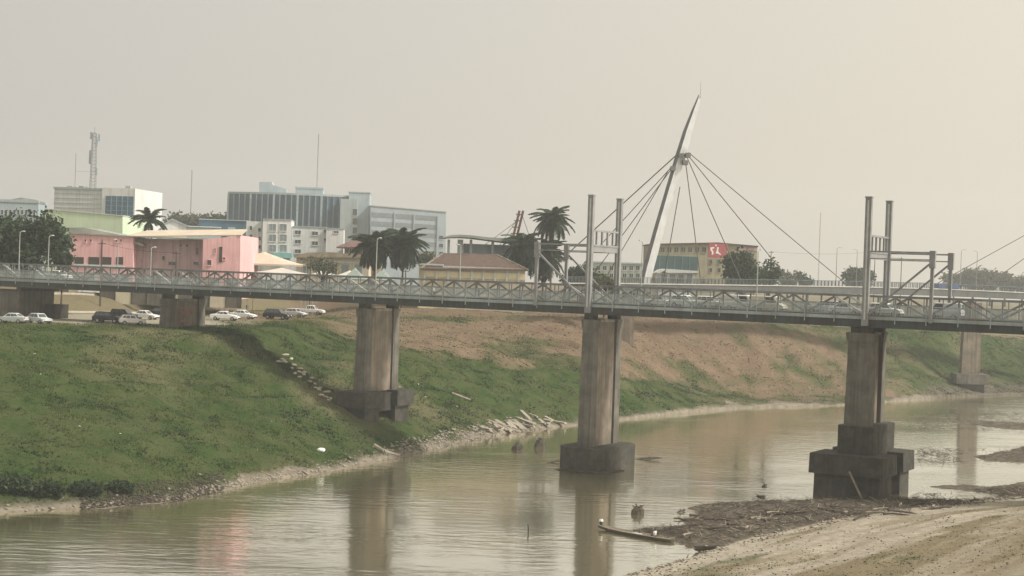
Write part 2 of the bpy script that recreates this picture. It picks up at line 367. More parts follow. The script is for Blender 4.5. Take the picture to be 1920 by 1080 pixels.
def addzone(me, r, s, d, mud):
    a = me.color_attributes.new('zone', 'FLOAT_COLOR', 'POINT'); n = len(me.vertices)
    a.data.foreach_set('color', np.stack([r.ravel(), s.ravel(), d.ravel(), np.ones(n)], -1).astype(np.float32).ravel())
    a2 = me.attributes.new('mud', 'FLOAT', 'POINT'); a2.data.foreach_set('value', mud.ravel().astype(np.float32))
# near bank + mud flats as a second strip of the same ground
gx = np.arange(-40, 190, .6); gy = np.concatenate([np.arange(2, 120, 2.0), np.arange(120, 330, .6)])
NX, NY = np.meshgrid(gx, gy, indexing='ij')
LP = [atZ(1150,1085,0), atZ(1290,1045,0), atZ(1400,1012,0), atZ(1600,967,0), atZ(1850,937,0), atZ(1930,930,0)]
LP = [LP[0] + (LP[0]-LP[1]).normalized()*160] + LP + [LP[-1] + Vector((.62,.78,0))*160]
def sdist(px, py, pts):
    """signed distance to an open polyline; positive on the right-hand side"""
    best = np.full(px.shape, 1e9); sg = np.ones(px.shape)
    for a, b in zip(pts[:-1], pts[1:]):
        d = np.array([b.x-a.x, b.y-a.y]); l2 = d@d
        t = np.clip(((px-a.x)*d[0]+(py-a.y)*d[1])/l2, 0, 1)
        ex = px-(a.x+t*d[0]); ey = py-(a.y+t*d[1]); dd = np.hypot(ex, ey)
        s = np.where(d[0]*ey-d[1]*ex < 0, 1., -1.); m = dd < best
        best = np.where(m, dd, best); sg = np.where(m, s, sg)
    return best*sg
def sdpoly(px, py, pts):
    """signed distance to closed polygon, positive inside"""
    best = np.full(px.shape, 1e9); ins = np.zeros(px.shape, bool)
    for a, b in zip(pts, pts[1:]+pts[:1]):
        d = np.array([b.x-a.x, b.y-a.y]); l2 = d@d+1e-9
        t = np.clip(((px-a.x)*d[0]+(py-a.y)*d[1])/l2, 0, 1)
        best = np.minimum(best, np.hypot(px-(a.x+t*d[0]), py-(a.y+t*d[1])))
        c = ((a.y > py) != (b.y > py)) & (px < (b.x-a.x)*(py-a.y)/((b.y-a.y) if abs(b.y-a.y) > 1e-9 else 1e-9)+a.x); ins ^= c
    return np.where(ins, best, -best)
D = sdist(NX, NY, LP)
def nearz(d):
    return np.interp(d, [-60, -8, 0, 1.2, 12, 46, 95, 140], [-4, -1.5, -.05, .5, 1.6, 5.6, 25.2, 25.6])
DN = D + (fbm(NX/7, NY/7, 3, 51)-.47)*1.1*np.clip(1-np.abs(D)/30, 0, 1)
NZ = nearz(DN)
amp = np.clip(D/2, 0, 1)*np.clip((110-D)/20, 0, 1)
NZ += amp*((fbm(D/3.2, (NX*.65+NY*.76)/22, 3, 61)-.47)*.55 + (fbm(NX/1.6, NY/1.6, 3, 66)-.47)*.25)
MUD = [[atZ(*p, .0) for p in [(1165,998),(1230,988),(1285,984),(1300,968),(1288,948),(1340,942),(1420,940),(1500,937),(1600,935),(1720,935),(1800,938),(1860,936),(1930,925),(1950,950),(1700,985),(1400,1030),(1330,1042),(1270,1020)]],
       [atZ(*p, .0) for p in [(1735,912),(1800,908),(1850,912),(1905,905),(1960,900),(1990,930),(1900,936),(1850,924),(1790,918)]],
       [atZ(*p, .0) for p in [(1828,856),(1870,848),(1905,838),(2000,835),(2000,868),(1900,866),(1840,864)]],
       [atZ(*p, .0) for p in [(1715,782),(1790,772),(1860,770),(1990,768),(1990,806),(1900,806),(1800,794)]]]
mudf = np.zeros(NX.shape); mz = np.full(NX.shape, -4.)
for k, pl in enumerate(MUD):
    sdp = sdpoly(NX, NY, pl) + (fbm(NX/2.6, NY/2.6, 3, 81+k)-.47)*[2.6,2.2,3,5][k]
    z = np.interp(sdp, [-4, 0, 1.5, 5], [-1.5, -.02, .22, .42]) + (fbm(NX/.9, NY/.9, 3, 90+k)-.47)*.4*np.clip(sdp/1.0, 0, 1)
    mz = np.maximum(mz, z); mudf = np.maximum(mudf, np.clip((sdp+1)/1, 0, 1))
mudf = np.where(mz > NZ, mudf, 0); NZ = np.maximum(NZ, mz)
ndry = np.clip(1.25-np.clip((fbm(NX/9, NY/9, 3, 73)-.55)*9, 0, 1), 0, 1)
ngr = fbm(D/3, (NX*.65+NY*.76)/18, 4, 72)
nsand = np.clip(1.2-np.clip((D-13)/9, 0, 1)*.75-np.clip((ngr-.53)*7, 0, .8), 0, 1)
nsand = np.clip(nsand+(fbm(D/1.1, (NX*.65+NY*.76)/15, 3, 74)-.5)*1.6, 0, 1)
nsand = np.where(D > 40, nsand*.5, nsand)
allV = np.concatenate([V, np.stack([NX, NY, NZ], -1).reshape(-1,3)])
i2 = np.arange(NX.size).reshape(NX.shape) + len(V)
Q2 = np.stack([i2[:-1,:-1], i2[1:,:-1], i2[1:,1:], i2[:-1,1:]], -1).reshape(-1,4)
zc = NZ[:-1,:-1]; keep = ((NZ[:-1,:-1] > -1.2)|(NZ[1:,1:] > -1.2)).reshape(-1)
Q2 = Q2[keep]
gm = npmesh('ground', allV, np.concatenate([Q, Q2]), soil, True)
addzone(gm, np.concatenate([red.ravel(), np.zeros(NX.size)]), np.concatenate([sand.ravel(), nsand.ravel()]),
        np.concatenate([dry.ravel(), ndry.ravel()]), np.concatenate([np.maximum(.62*(Z < 1.6)*np.clip((1.3-Z)/.6+(gn2-.5)*1.5, 0, 1), np.clip((stf-14.2)/.5, 0, 1)*np.clip((17-stf)/.5, 0, 1)*np.clip((3.2-Z+(gn2-.5)*2)/1.0, 0, 1)).ravel()*1.0, mudf.ravel()]))
go = bpy.data.objects.new('ground', gm); COL.objects.link(go); tag(go, kind='structure', label='sloping grassy and earthen river banks with terrace')
from mathutils.bvhtree import BVHTree
bvh = BVHTree.FromPolygons([tuple(v) for v in allV], [tuple(q) for q in np.concatenate([Q, Q2])])
def gz(x, y, top=200):
    h = bvh.ray_cast(Vector((x, y, top)), Vector((0, 0, -1)))
    return h[0].z if h[0] else 0.0
def hit(px, py):
    h = bvh.ray_cast(Vector((0, 0, H)), ray(px, py).normalized())
    return h[0] if h[0] else atZ(px, py, 0)

# water
def watermat():
    m = bpy.data.materials.new('river_water'); m.use_nodes = True; t = m.node_tree; b = t.nodes['Principled BSDF']
    geo = N(t, 'ShaderNodeNewGeometry'); mp = N(t, 'ShaderNodeMapping'); mp.inputs['Rotation'].default_value = (0, 0, R(-20)); mp.inputs['Scale'].default_value = (.35, 1.0, 1)
    t.links.new(geo.outputs['Position'], mp.inputs[0])
    n1 = N(t, 'ShaderNodeTexNoise'); n1.inputs['Scale'].default_value = .75; n1.inputs['Detail'].default_value = 3; n1.inputs['Roughness'].default_value = .5
    n2 = N(t, 'ShaderNodeTexNoise'); n2.inputs['Scale'].default_value = .07; n2.inputs['Detail'].default_value = 3
    t.links.new(mp.outputs[0], n1.inputs['Vector']); t.links.new(mp.outputs[0], n2.inputs['Vector'])
    r = N(t, 'ShaderNodeMapRange'); r.inputs[1].default_value = .38; r.inputs[2].default_value = .62; r.inputs[3].default_value = .06; r.inputs[4].default_value = .34
    t.links.new(n2.outputs[0], r.inputs[0])
    bp = N(t, 'ShaderNodeBump'); bp.inputs['Distance'].default_value = .25
    t.links.new(r.outputs[0], bp.inputs['Strength']); t.links.new(n1.outputs[0], bp.inputs['Height']); t.links.new(bp.outputs[0], b.inputs['Normal'])
    b.inputs['Base Color'].default_value = (.19, .172, .088, 1); b.inputs['Roughness'].default_value = .05; b.inputs['IOR'].default_value = 1.33
    b.inputs['Specular IOR Level'].default_value = .5
    gl = N(t, 'ShaderNodeBsdfGlossy'); gl.inputs['Color'].default_value = (1, .985, .92, 1); gl.inputs['Roughness'].default_value = .10; t.links.new(bp.outputs[0], gl.inputs['Normal'])
    ms = N(t, 'ShaderNodeMixShader'); ms.inputs[0].default_value = .74; t.links.new(b.outputs[0], ms.inputs[1]); t.links.new(gl.outputs[0], ms.inputs[2])
    t.links.new(ms.outputs[0], t.nodes['Material Output'].inputs[0])
    return m
wm = watermat()
me = bpy.data.meshes.new('river'); me.from_pydata([(-320,40,0),(620,40,0),(620,700,0),(-320,700,0)], [], [(0,1,2,3)]); me.materials.append(wm)
wo = bpy.data.objects.new('river', me); COL.objects.link(wo); tag(wo, kind='structure', label='calm muddy olive brown river water')

# ------------------------------------------------------------------ road bridge (local x along the deck, y towards the far side)
TH = R(29.2); BO = Vector((-69.0, 269.5, 0)); ZT = H - .96; ZB = ZT - 4.15
def BP(t, n, z=0): return Vector((BO.x + t*math.cos(TH) + n*math.sin(TH), BO.y - t*math.sin(TH) + n*math.cos(TH), z))
bridge = empty('road_bridge', BO, -TH, label='long grey steel truss road bridge on tall concrete piers with twin towers', cat='bridge')
TP = [-21, 13.8, 53.0, 91.5, 130.5, 171]
ZD = ZB + 1.45            # road level
t0, t1 = -75.0, 185.0
for y0, y1 in ((0, .35), (9.0, 9.35)):
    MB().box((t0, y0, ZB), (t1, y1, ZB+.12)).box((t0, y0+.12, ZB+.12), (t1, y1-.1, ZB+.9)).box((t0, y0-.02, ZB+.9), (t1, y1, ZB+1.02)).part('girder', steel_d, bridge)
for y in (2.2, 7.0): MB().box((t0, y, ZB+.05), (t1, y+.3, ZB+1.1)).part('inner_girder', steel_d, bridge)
MB().box((t0, .36, ZB+1.03), (t1, 8.98, ZB+1.35)).part('deck', conc_g, bridge)
MB().box((t0, 1.9, ZB+1.354), (t1, 7.4, ZD)).part('roadway', asphalt, bridge)
for y in (.02, 9.1): MB().box((t0, y, ZB+1.025), (t1, y+.22, ZB+1.43)).part('sidewalk_edge', rail_m, bridge)
# stiffeners on the near girder
stiff = MB().box((-.06, 0, ZB+.14), (.06, .11, ZB+.88)).mesh('stiffener', steel_d)
rail_z = ZB + 2.9
post_me = MB().box((-.06, -.10, ZB+.55), (.06, .0, rail_z)).mesh('railing_post', rail_m)
t = -60.0
while t < 175:
    child('railing_post', post_me, bridge, (t, -.03, 0)); t += 3.98
for y in (.1, 9.2):
    MB().box((t0, y-.06, rail_z-.05), (t1, y+.06, rail_z+.07)).part('handrail', rail_m, bridge)
    MB().box((t0, y-.03, ZB+1.62), (t1, y+.03, ZB+1.68)).box((t0, y-.03, ZB+2.25), (t1, y+.03, ZB+2.30)).part('lower_rail', rail_m, bridge)
    b = MB()
    for x in np.arange(-50, 176, .17): b.box((x-.028, y-.02, ZB+1.69), (x+.028, y+.02, rail_z-.06))
    o = b.part('baluster', rail_m, bridge); o['kind'] = 'stuff'
# trusses
for y in (1.55, 7.75):
    MB().box((t0, y-.17, ZT-.28), (t1, y+.17, ZT)).part('top_chord', steel, bridge)
    MB().box((t0, y-.15, ZB+1.36), (t1, y+.15, ZB+1.62)).part('bottom_chord', steel, bridge)
    zb_, zt_ = ZB+1.63, ZT-.285; cache = {}
    for a, b_ in zip([-60]+TP[:-1], TP):
        npan = max(1, round((b_-a)/3.97)); dx = (b_-a)/npan
        for k in range(npan):
            up = (k % 2 == 0); last = (k == npan-1)
            key = (round(dx, 3), up if not last else False, last)
            if key not in cache:
                p, q = ((0, 0, zb_), (dx, 0, zt_)) if key[1] else ((0, 0, zt_), (dx, 0, zb_))
                cache[key] = MB().bar(p, q, .26 if not last else .34, .24).mesh('diagonal', steel_l if last else steel)  # end diagonals paler: sky light on their tilted faces put into the colour
            child('diagonal', cache[key], bridge, (a+k*dx, y, 0))
            if 'v' not in cache: cache['v'] = MB().box((-.09, -.1, zb_), (.09, .1, zt_)).mesh('upright', steel)
            if 'vh' not in cache: cache['vh'] = MB().box((-.05, -.06, zb_), (.05, .06, zt_)).mesh('hanger', steel)
            child('upright', cache['v'], bridge, (a+k*dx, y, 0))
            child('hanger', cache['vh'], bridge, (a+(k+.5)*dx, y+.16, 0))
xb = MB().box((-.12, .3, ZB+.3), (.12, 9.0, ZB+.8)).mesh('cross_beam', steel_d)
for k in range(-14, 44): child('cross_beam', xb, bridge, (k*3.97+12.3, 0, 0))
# lift towers over piers 3 and 4 with shorter anchor posts on the landward side
ZTW = H + 11.5
for t, s in ((91.5, -1), (131.2, 1)):
    for y in (.55, 9.0):
        y_ = y if y > 2 else -.25
        MB().box((t-.40, y_-.32, ZB+.2), (t+.40, y_+.32, ZTW)).box((t-.46, y_-.38, ZTW), (t+.46, y_+.38, ZTW+.18)).part('tower_post', tower_m, bridge)
        # web plate down the post
        MB().box((t-.10, y_-.37, ZB+1), (t+.10, y_-.325, ZTW-.3)).part('post_flange', steel_l, bridge)
    zt1, zt2, zt3 = H+6.7, H+4.6, H+3.7
    for z in (zt1, zt2): MB().box((t-.16, .08, z-.13), (t+.16, 8.67, z+.13)).part('portal_beam', tower_m, bridge)
    for k in range(1, 5): MB().box((t-.12, 8.75*k/5-.14, zt2+.14), (t+.12, 8.75*k/5+.14, zt1-.14)).part('portal_upright', tower_m, bridge)
    MB().box((t-.08, .09, zt3), (t+.08, 8.66, zt2-.135)).part('portal_plate', panel_m, bridge)
    for y in (-.25, 9.0):
        ts = t + s*8.4; zh = H+4.9
        MB().box((ts-.2, y-.2, ZB+.9), (ts+.2, y+.2, zh-2.2)).part('anchor_post', tower_m, bridge)
        MB().prism([(ts-.36, y-.3), (ts+.36, y-.3), (ts+.36, y+.3), (ts-.36, y+.3)], zh-2.2, zh).part('anchor_head', tower_m, bridge)
        MB().bar((ts-s*.36, y, zh-.25), (t+s*.41, y, zh-.25), .18, .2).part('tie_beam', tower_m, bridge)
        MB().bar((ts-s*.36, y, zh-1.15), (t+s*.41, y, zh-1.15), .14, .14).part('tie_beam', tower_m, bridge)
        MB().bar((ts-s*.4, y, zh-1.7), (t+s*.3, y+.0, ZB+1.6), .22, .24).part('brace', tower_m, bridge)
# piers
def pier(t, zbase, foot, nw=.95, nd=.78):
    wall = MB().frus((t, 4.5), (.62 if nw < 1.2 else .42, 3.25), zbase, (t, 4.5), (.58 if nw < 1.2 else .38, 3.25), ZB-.75).part('pier', conc, bridge)
    for (yc, bat, wx, hd) in ((.1+nd, .28, nw, nd), (8.4, -.0, .95, .8)):
        MB().frus((t, yc-bat*.5), (wx*1.0, hd+.05+bat*.5), zbase, (t, yc), (wx*.92, hd), ZB-1.95).part('column', conc_g, wall)
        MB().frus((t, yc), (wx*1.02, hd+.10), ZB-1.945, (t, yc), (wx*1.12, hd+.18), ZB-.75).part('column_head', conc_g, wall)
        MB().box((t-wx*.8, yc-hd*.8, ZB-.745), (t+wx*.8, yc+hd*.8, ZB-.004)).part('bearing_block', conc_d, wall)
    MB().box((t-.75, 2.6, ZB-1.1), (t+.75, 7.2, ZB-.73)).part('cross_head', slab_m, wall)
    for kind, a in foot:
        if kind == 'oct':
            (hx, hy, z0, z1, c) = a
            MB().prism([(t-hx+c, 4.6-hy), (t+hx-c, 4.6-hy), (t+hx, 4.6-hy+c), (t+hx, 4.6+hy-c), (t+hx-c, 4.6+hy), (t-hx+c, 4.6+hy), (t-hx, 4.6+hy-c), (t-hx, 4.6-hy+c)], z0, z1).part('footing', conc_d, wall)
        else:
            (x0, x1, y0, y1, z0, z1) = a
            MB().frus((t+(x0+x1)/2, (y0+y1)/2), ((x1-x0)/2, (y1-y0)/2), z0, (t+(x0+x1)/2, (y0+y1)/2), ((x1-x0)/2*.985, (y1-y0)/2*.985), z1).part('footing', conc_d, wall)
    return wall
p1 = pier(TP[1], 14.5, [('box', (-.5, .5, 2.2, 7.2, 14.5, 17.0))])
pier(TP[2], 8.4, [('box', (-2.7, 2.7, -2.2, 3.0, 6.1, 8.5)), ('box', (-2.7, 2.7, 6.6, 11.4, 6.1, 8.5)), ('box', (-1.6, 1.6, 3.02, 6.58, 5.4, 8.2)),
                  ('box', (-2.1, 2.1, -1.4, 2.6, 1.0, 6.09)), ('box', (-2.1, 2.1, 7.0, 10.8, 1.0, 6.09))])
pier(TP[3], 3.0, [('oct', (3.7, 6.5, -2, 3.2, 1.9))])
pier(TP[4], 9.0, [('oct', (2.35, 5.6, 5.3, 9.15, .8)), ('box', (-5.1, 4.6, -3.2, 3.2, 3.0, 5.55)), ('box', (-5.1, 4.6, 6.2, 11.6, 3.0, 5.55)), ('box', (-2.2, 2.2, 3.21, 6.19, 2.6, 5.29)),
                  ('box', (-4.6, 4.1, -2.6, 2.9, -1.5, 2.995)), ('box', (-4.6, 4.1, 6.6, 11.0, -1.5, 2.995)), ('box', (-1.5, 1.5, 2.95, 6.55, -1.5, 2.59))], 1.62, 1.05)
pier(TP[5], 6.0, [('oct', (3, 6, -1, 6.1, 1))])
# abutment on the left bank
ab = MB().box((-60, .6, 14), (-19.6, 8.6, ZB-.62)).part('abutment', conc_g, bridge)
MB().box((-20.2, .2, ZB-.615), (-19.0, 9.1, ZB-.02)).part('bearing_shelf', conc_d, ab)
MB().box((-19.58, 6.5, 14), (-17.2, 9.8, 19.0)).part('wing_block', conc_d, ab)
# faded graffiti on the river face of the first pier, drawn as raised strokes
gpts = [[(2.9, 18.9), (3.2, 19.6), (4.0, 19.7), (4.3, 19.1), (3.8, 18.6), (3.1, 18.4), (3.3, 17.7), (4.2, 17.4)], [(4.7, 19.7), (4.6, 18.2), (5.2, 17.6)], [(5.6, 19.4), (5.2, 18.6), (6.1, 18.5), (6.0, 19.5), (6.5, 19.9)], [(3.0, 17.3), (4.6, 17.6), (6.2, 17.2)]]
g = MB()
for st in gpts:
    for (ya, za), (yb, zb2) in zip(st[:-1], st[1:]): g.bar((TP[1]+.622, ya, za), (TP[1]+.622, yb, zb2), .06, .17)
g.part('graffiti', graf, p1)
# broken plank leaning on the pile cap of pier 4
pk = MB().bar(BP(TP[4]+2.2, -3.9, .45), BP(TP[4]+.3, -3.3, 3.6), .12, .22)
pk.top('leaning_plank', wood_l, label='bleached plank leaning against the pile cap of the riverside pier', cat='plank')

# ------------------------------------------------------------------ cable-stayed footbridge behind
def FB(px): return 352 + (px-1110)*.088
fb = empty('cable_stayed_footbridge', atY(1210, 540, FB(1210)) - Vector((0, 0, 8)), label='cable stayed footbridge with one tall leaning pale mast behind the truss bridge', cat='footbridge')
fo = fb.location.copy()
ed = [(1060, 531.5), (1160, 532), (1300, 534), (1460, 536), (1620, 538.5), (1740, 541.5), (1830, 545), (1920, 549), (2080, 557)]
def interp(px): return float(np.interp(px, [e[0] for e in ed], [e[1] for e in ed]))
xs = list(range(1060, 2081, 20))
pts = [atY(x, interp(x), FB(x)) - fo for x in xs]
def ribbon(pts, y0, y1, z0, z1):
    b = MB(); vs = []
    for p in pts: vs += [(p.x, p.y+y0, p.z+z0), (p.x, p.y+y1, p.z+z0), (p.x, p.y+y1, p.z+z1), (p.x, p.y+y0, p.z+z1)]
    fs = []
    for i in range(len(pts)-1):
        for k in range(4): fs.append((i*4+k, i*4+4+k, i*4+4+(k+1) % 4, i*4+(k+1) % 4))
    fs += [(3,2,1,0), tuple(len(vs)-4+i for i in range(4))]
    return b.add(vs, fs)
ribbon(pts, 0, 5.2, -1.75, -.06).part('deck_girder', mat('footbridge_side', (.095, .10, .10), .8, (.07, .075, .075), .4, streak=.3), fb)
ribbon(pts, -.25, 5.4, -.055, .16).part('deck_edge', mat('footbridge_slab', (.42, .41, .37), .8, streak=.2), fb)
rp = mat('footbridge_rail', (.10, .12, .13), .6)
for yy in (.0, 5.1):
    ribbon(pts, yy-.05, yy+.05, 1.40, 1.52).part('footbridge_handrail', rp, fb)
    b = MB(); bb = MB()
    for i in range(len(pts)-1):
        p, q = pts[i], pts[i+1]
        for k in range(3): c = p.lerp(q, k/3); b.box((c.x-.05, c.y+yy-.04, c.z+.165), (c.x+.05, c.y+yy+.04, c.z+1.39))
        for k in range(15): c = p.lerp(q, (k+.5)/15); bb.box((c.x-.016, c.y+yy-.015, c.z+.165), (c.x+.016, c.y+yy+.015, c.z+1.39))
    o = b.part('footbridge_railing_posts', rp, fb); o['kind'] = 'stuff'; o = bb.part('footbridge_balusters', rp, fb); o['kind'] = 'stuff'
# banner panels on the railing
for x in (1762, 1787):
    p = atY(x, interp(x), FB(x)) - fo; MB().box((p.x-1.5, p.y-.12, p.z+.2), (p.x+1.5, p.y-.06, p.z+1.38)).part('banner', blue_b, fb)
# mast: a tapering needle, left face coloured dark for its shade, right face pale
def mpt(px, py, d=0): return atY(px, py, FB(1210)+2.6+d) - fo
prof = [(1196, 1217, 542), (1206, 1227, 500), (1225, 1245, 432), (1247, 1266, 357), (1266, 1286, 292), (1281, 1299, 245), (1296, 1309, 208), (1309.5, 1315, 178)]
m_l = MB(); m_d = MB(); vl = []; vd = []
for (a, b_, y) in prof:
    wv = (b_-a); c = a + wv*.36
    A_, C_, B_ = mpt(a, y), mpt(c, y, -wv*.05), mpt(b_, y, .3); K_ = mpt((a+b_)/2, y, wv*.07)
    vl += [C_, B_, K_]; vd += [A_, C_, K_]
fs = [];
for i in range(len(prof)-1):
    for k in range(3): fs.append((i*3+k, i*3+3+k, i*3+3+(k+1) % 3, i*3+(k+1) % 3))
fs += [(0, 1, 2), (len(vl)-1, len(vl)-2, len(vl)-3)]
mast = m_l.add(vl, fs).part('mast', mast_m, fb); m_d.add(vd, fs).part('mast_shaded_side', mast_d, mast)
MB().path([mpt(1313, 184), mpt(1314, 152)], .10, 6, r1=.03).part('spire', galv, mast)
for (a, y) in ((1277, 292), (1290, 291), (1285, 305), (1262, 316)):
    p = mpt(a, y, -.6); MB().box((p.x-.55, p.y-.8, p.z-.5), (p.x+.55, p.y+1.6, p.z+.5)).part('cable_anchor', mast_d, mast)
Ym = FB(1210)+2.6
for (ax, ay, bx, by) in ((1291, 286, 1584, 530), (1290, 291, 1482, 528), (1289, 297, 1390, 527), (1285, 300, 1314, 528), (1275, 350, 1244, 528)):
    e = atY(bx, by, FB(bx)+2.6) - fo; MB().path([mpt(ax, ay), e], .11, 6).part('stay_cable', cable_m, fb)
for (ax, ay, bx, by) in ((1268, 291, 1018, 500), (1262, 310, 1062, 512), (1258, 318, 1098, 516), (1252, 322, 1132, 510)):
    e = atY(bx, by+18, Ym+26) - fo; MB().path([mpt(ax, ay), e], .13 if bx < 1030 else .10, 6).part('back_stay', cable_m, fb)
for (ax, ay, bx, by) in ((1960, 420, 1738, 537), (1990, 436, 1850, 529)):
    MB().path([atY(ax, ay, FB(ax)+2.6)-fo, atY(bx, by+5, FB(bx)+2.6)-fo], .12, 6).part('stay_cable', cable_m, fb)
# footbridge piers
for px, wpx, yb, cap in ((1178, 26, 720, False), (1824, 34, 705, True)):
    Yp = FB(px)+2.6; p = atY(px, 560, Yp) - fo; hw = wpx*Yp/F/2; zb3 = atY(px, yb, Yp).z - fo.z
    pz = MB().frus((p.x-.3, p.y), (hw*1.05, 1.4), zb3-4, (p.x, p.y), (hw*.9, 1.2), pts[3].z-1.76).part('footbridge_pier', conc, fb)
    if cap: MB().box((p.x-4.3, p.y-3, zb3-2.0), (p.x+4.3, p.y+3, zb3+.6)).part('footing', conc_g, pz); MB().box((p.x-3.2, p.y-2.2, zb3-5), (p.x+3.2, p.y+2.2, zb3-2.003)).part('pile_block', conc_d, pz)

# ------------------------------------------------------------------ buildings
GZ = 20.4
class Bld:
    """a building whose camera-side wall is the vertical plane through pixel px0 at depth Y, turned by yaw"""
    def __init__(s, name, label, px0, Y, yaw=0, cat='building', base=None, pyref=480):
        o = atY(px0, pyref, Y); s.base = (gz(o.x, o.y) if base is None else base) - .3
        s.o = Vector((o.x, o.y, s.base)); s.yaw = R(yaw); s.u = Vector((math.cos(s.yaw), math.sin(s.yaw), 0)); s.n = Vector((-math.sin(s.yaw), math.cos(s.yaw), 0))
        s.root = empty(name, s.o, s.yaw, label=label, cat=cat)
    def h(s, px, py):
        d = ray(px, py); c = Vector((0, 0, H)); k = (s.o - c).dot(s.n) / d.dot(s.n); p = c + d*k - s.o
        return p.dot(s.u), p.z
    def box(s, part, m, x0, y0, x1, y1=None, d0=0, d1=8, parent=None):
        u0, zt = s.h(x0, (y0 + (y1 or y0))/2); u1, _ = s.h(x1, (y0 + (y1 or y0))/2); zt = s.h((x0+x1)/2, y0)[1]
        zb = 0 if y1 is None else s.h((x0+x1)/2, y1)[1]
        return MB().box((u0, d0, zb), (u1, d1, zt)).part(part, m, parent or s.root)
    def poly(s, part, m, pts, d0=0, d1=8, parent=None):
        pl = [s.h(*p) if p[1] is not None else (s.h(p[0], 500)[0], 0) for p in pts]
        if sum(a[0]*b[1]-b[0]*a[1] for a, b in zip(pl, pl[1:]+pl[:1])) < 0: pl = pl[::-1]
        return MB().extr(pl, d0, d1).part(part, m, parent or s.root)
    def win(s, x0, y0, x1, y1, m=None, fm=None, d=0, mull=1, parent=None):
        (u0, za), (u1, zb) = s.h(x0, y1), s.h(x1, y0); t = .10
        f = MB().box((u0-t, d-.12, za-t), (u1+t, d-.01, za)).box((u0-t, d-.12, zb), (u1+t, d-.01, zb+t)).box((u0-t, d-.12, za), (u0, d-.01, zb)).box((u1, d-.12, za), (u1+t, d-.01, zb))
        for k in range(mull): c = u0+(u1-u0)*(k+1)/(mull+1); f.box((c-.04, d-.08, za), (c+.04, d-.05, zb))
        f = f.part('window', fm or offw, parent or s.root)
        MB().box((u0, d-.045, za), (u1, d-.005, zb)).part('pane', m or win_g, f)
        MB().box((u0-.15, d-.22, za-t-.08), (u1+.15, d-.008, za-t)).part('sill', fm or offw, f)
# 1 lilac-grey block at far left
b = Bld('apartment_block', 'pale lilac grey block with a strip of small upper windows behind the big dark tree', -40, 470, 6)
b.box('wall', bgrey_l, -40, 378, 72, d1=14); b.box('parapet', bgrey, -41, 374, 73, 379, -.2, 14.2)
b.poly('roof', grey_r, [(15, 374), (36, 369.5), (60, 373), (74, 377), (74, 379), (15, 379)], 2, 10)
for i in range(9): b.win(2+i*7.5, 393.5, 6.3+i*7.5, 402, mull=0)
# 2 white block with blue curtain glass and rooftop mast
b = Bld('office_building', 'white box office block with blue glass corner and a telecom tower on top', 102, 455, -7)
b.box('wall', offw, 102, 355, 193, d1=22); b.box('wall', white_w, 193.2, 353, 255, d0=-.6, d1=22)
b.box('parapet', bgrey, 101, 351.5, 200, 355.2, -.3, 10)
for i in range(5):
    b.box('cornice', offw, 102, 362+i*9, 193, 363+i*9, -.12, -.005)
cg = b.box('curtain_wall', win_b, 199, 368, 251, 440, -.8, -.61)
for i in range(1, 5): b.box('mullion', fin_m, 199+i*10.3, 368, 199.7+i*10.3, 440, -.9, -.805, cg)
for i in range(1, 8): b.box('transom', fin_m, 199, 368+i*9, 251, 368.5+i*9, -.88, -.805, cg)
for x in (118, 140, 228): b.box('roof_tank', grey_r, x, 347.5, x+9, 353, 3, 6)
# telecom tower on its roof
tz = atY(175, 352, 459).z
tw = empty('telecom_tower', (atY(174, 352, 459).x, 459, tz-.2), label='slim lattice telecom tower with antennas on the white office roof', cat='tower')
hT = atY(178, 248, 459).z - tz; m = MB(); bw = .75
for sx, sy in ((-1, -1), (1, -1), (1, 1), (-1, 1)): m.bar((sx*bw, sy*bw, 0), (sx*.5, sy*.5, hT), .11, .11)
m.part('tower_leg', tower_g, tw); m = MB()
for k in range(16):
    z0 = hT*k/16; z1 = hT*(k+1)/16; w0 = bw-(bw-.5)*k/16
    for (ax, ay, bx, by) in ((-1,-1,1,-1), (1,-1,1,1), (1,1,-1,1), (-1,1,-1,-1)):
        m.bar((ax*w0, ay*w0, z0), (bx*w0, by*w0, z1), .06, .06); m.bar((ax*w0, ay*w0, z1), (bx*w0, by*w0, z1), .06, .06)
m.part('lattice', tower_g, tw)
for (dx, z) in ((-1.0, .62), (1.5, .92), (-.9, .95), (.9, .82), (-1.0, .50), (1.0, .30)): MB().box((dx-.28, -.5, hT*z-1.0), (dx+.28, -.2, hT*z+1.0)).bar((dx, -.3, hT*z), (0, -.3, hT*z), .12, .12).part('antenna', bgrey_l, tw)
MB().tube((0, 0, hT-.3), (0, 0, hT+1.6), .06).part('lightning_rod', tower_g, tw)
m = MB(); m.path([(-5.4, 1, .1), (-5.4, 1, hT*.63)], .07, 5); m.bar((-5.4, 1, hT*.3), (-.6, .6, hT*.3), .05, .05); m.part('side_antenna', tower_g, tw)
# 3 mint green box
b = Bld('warehouse', 'mint green windowless box building behind the pink building', 84, 410, -4)
b.poly('wall', mint, [(84, 392), (230, 405), (230, None), (84, None)], 0, 20); b.poly('coping', offw, [(83, 390.8), (231, 403.8), (231, 405.4), (83, 392.4)], -.2, 20.2)
b.box('vent', dark_p, 115, 409, 119, 415, -.1, -.005)
# 4 grey sheet roof with teal side wall
b = Bld('shed', 'low teal walled shed with grey sheet roof beside the pink building', 108, 345, 0)
b.box('wall', teal, 108, 440, 133, d1=10); b.poly('roof', grey_r, [(100, 427), (160, 427), (225, 440), (225, 445), (100, 433)], -1, 14)
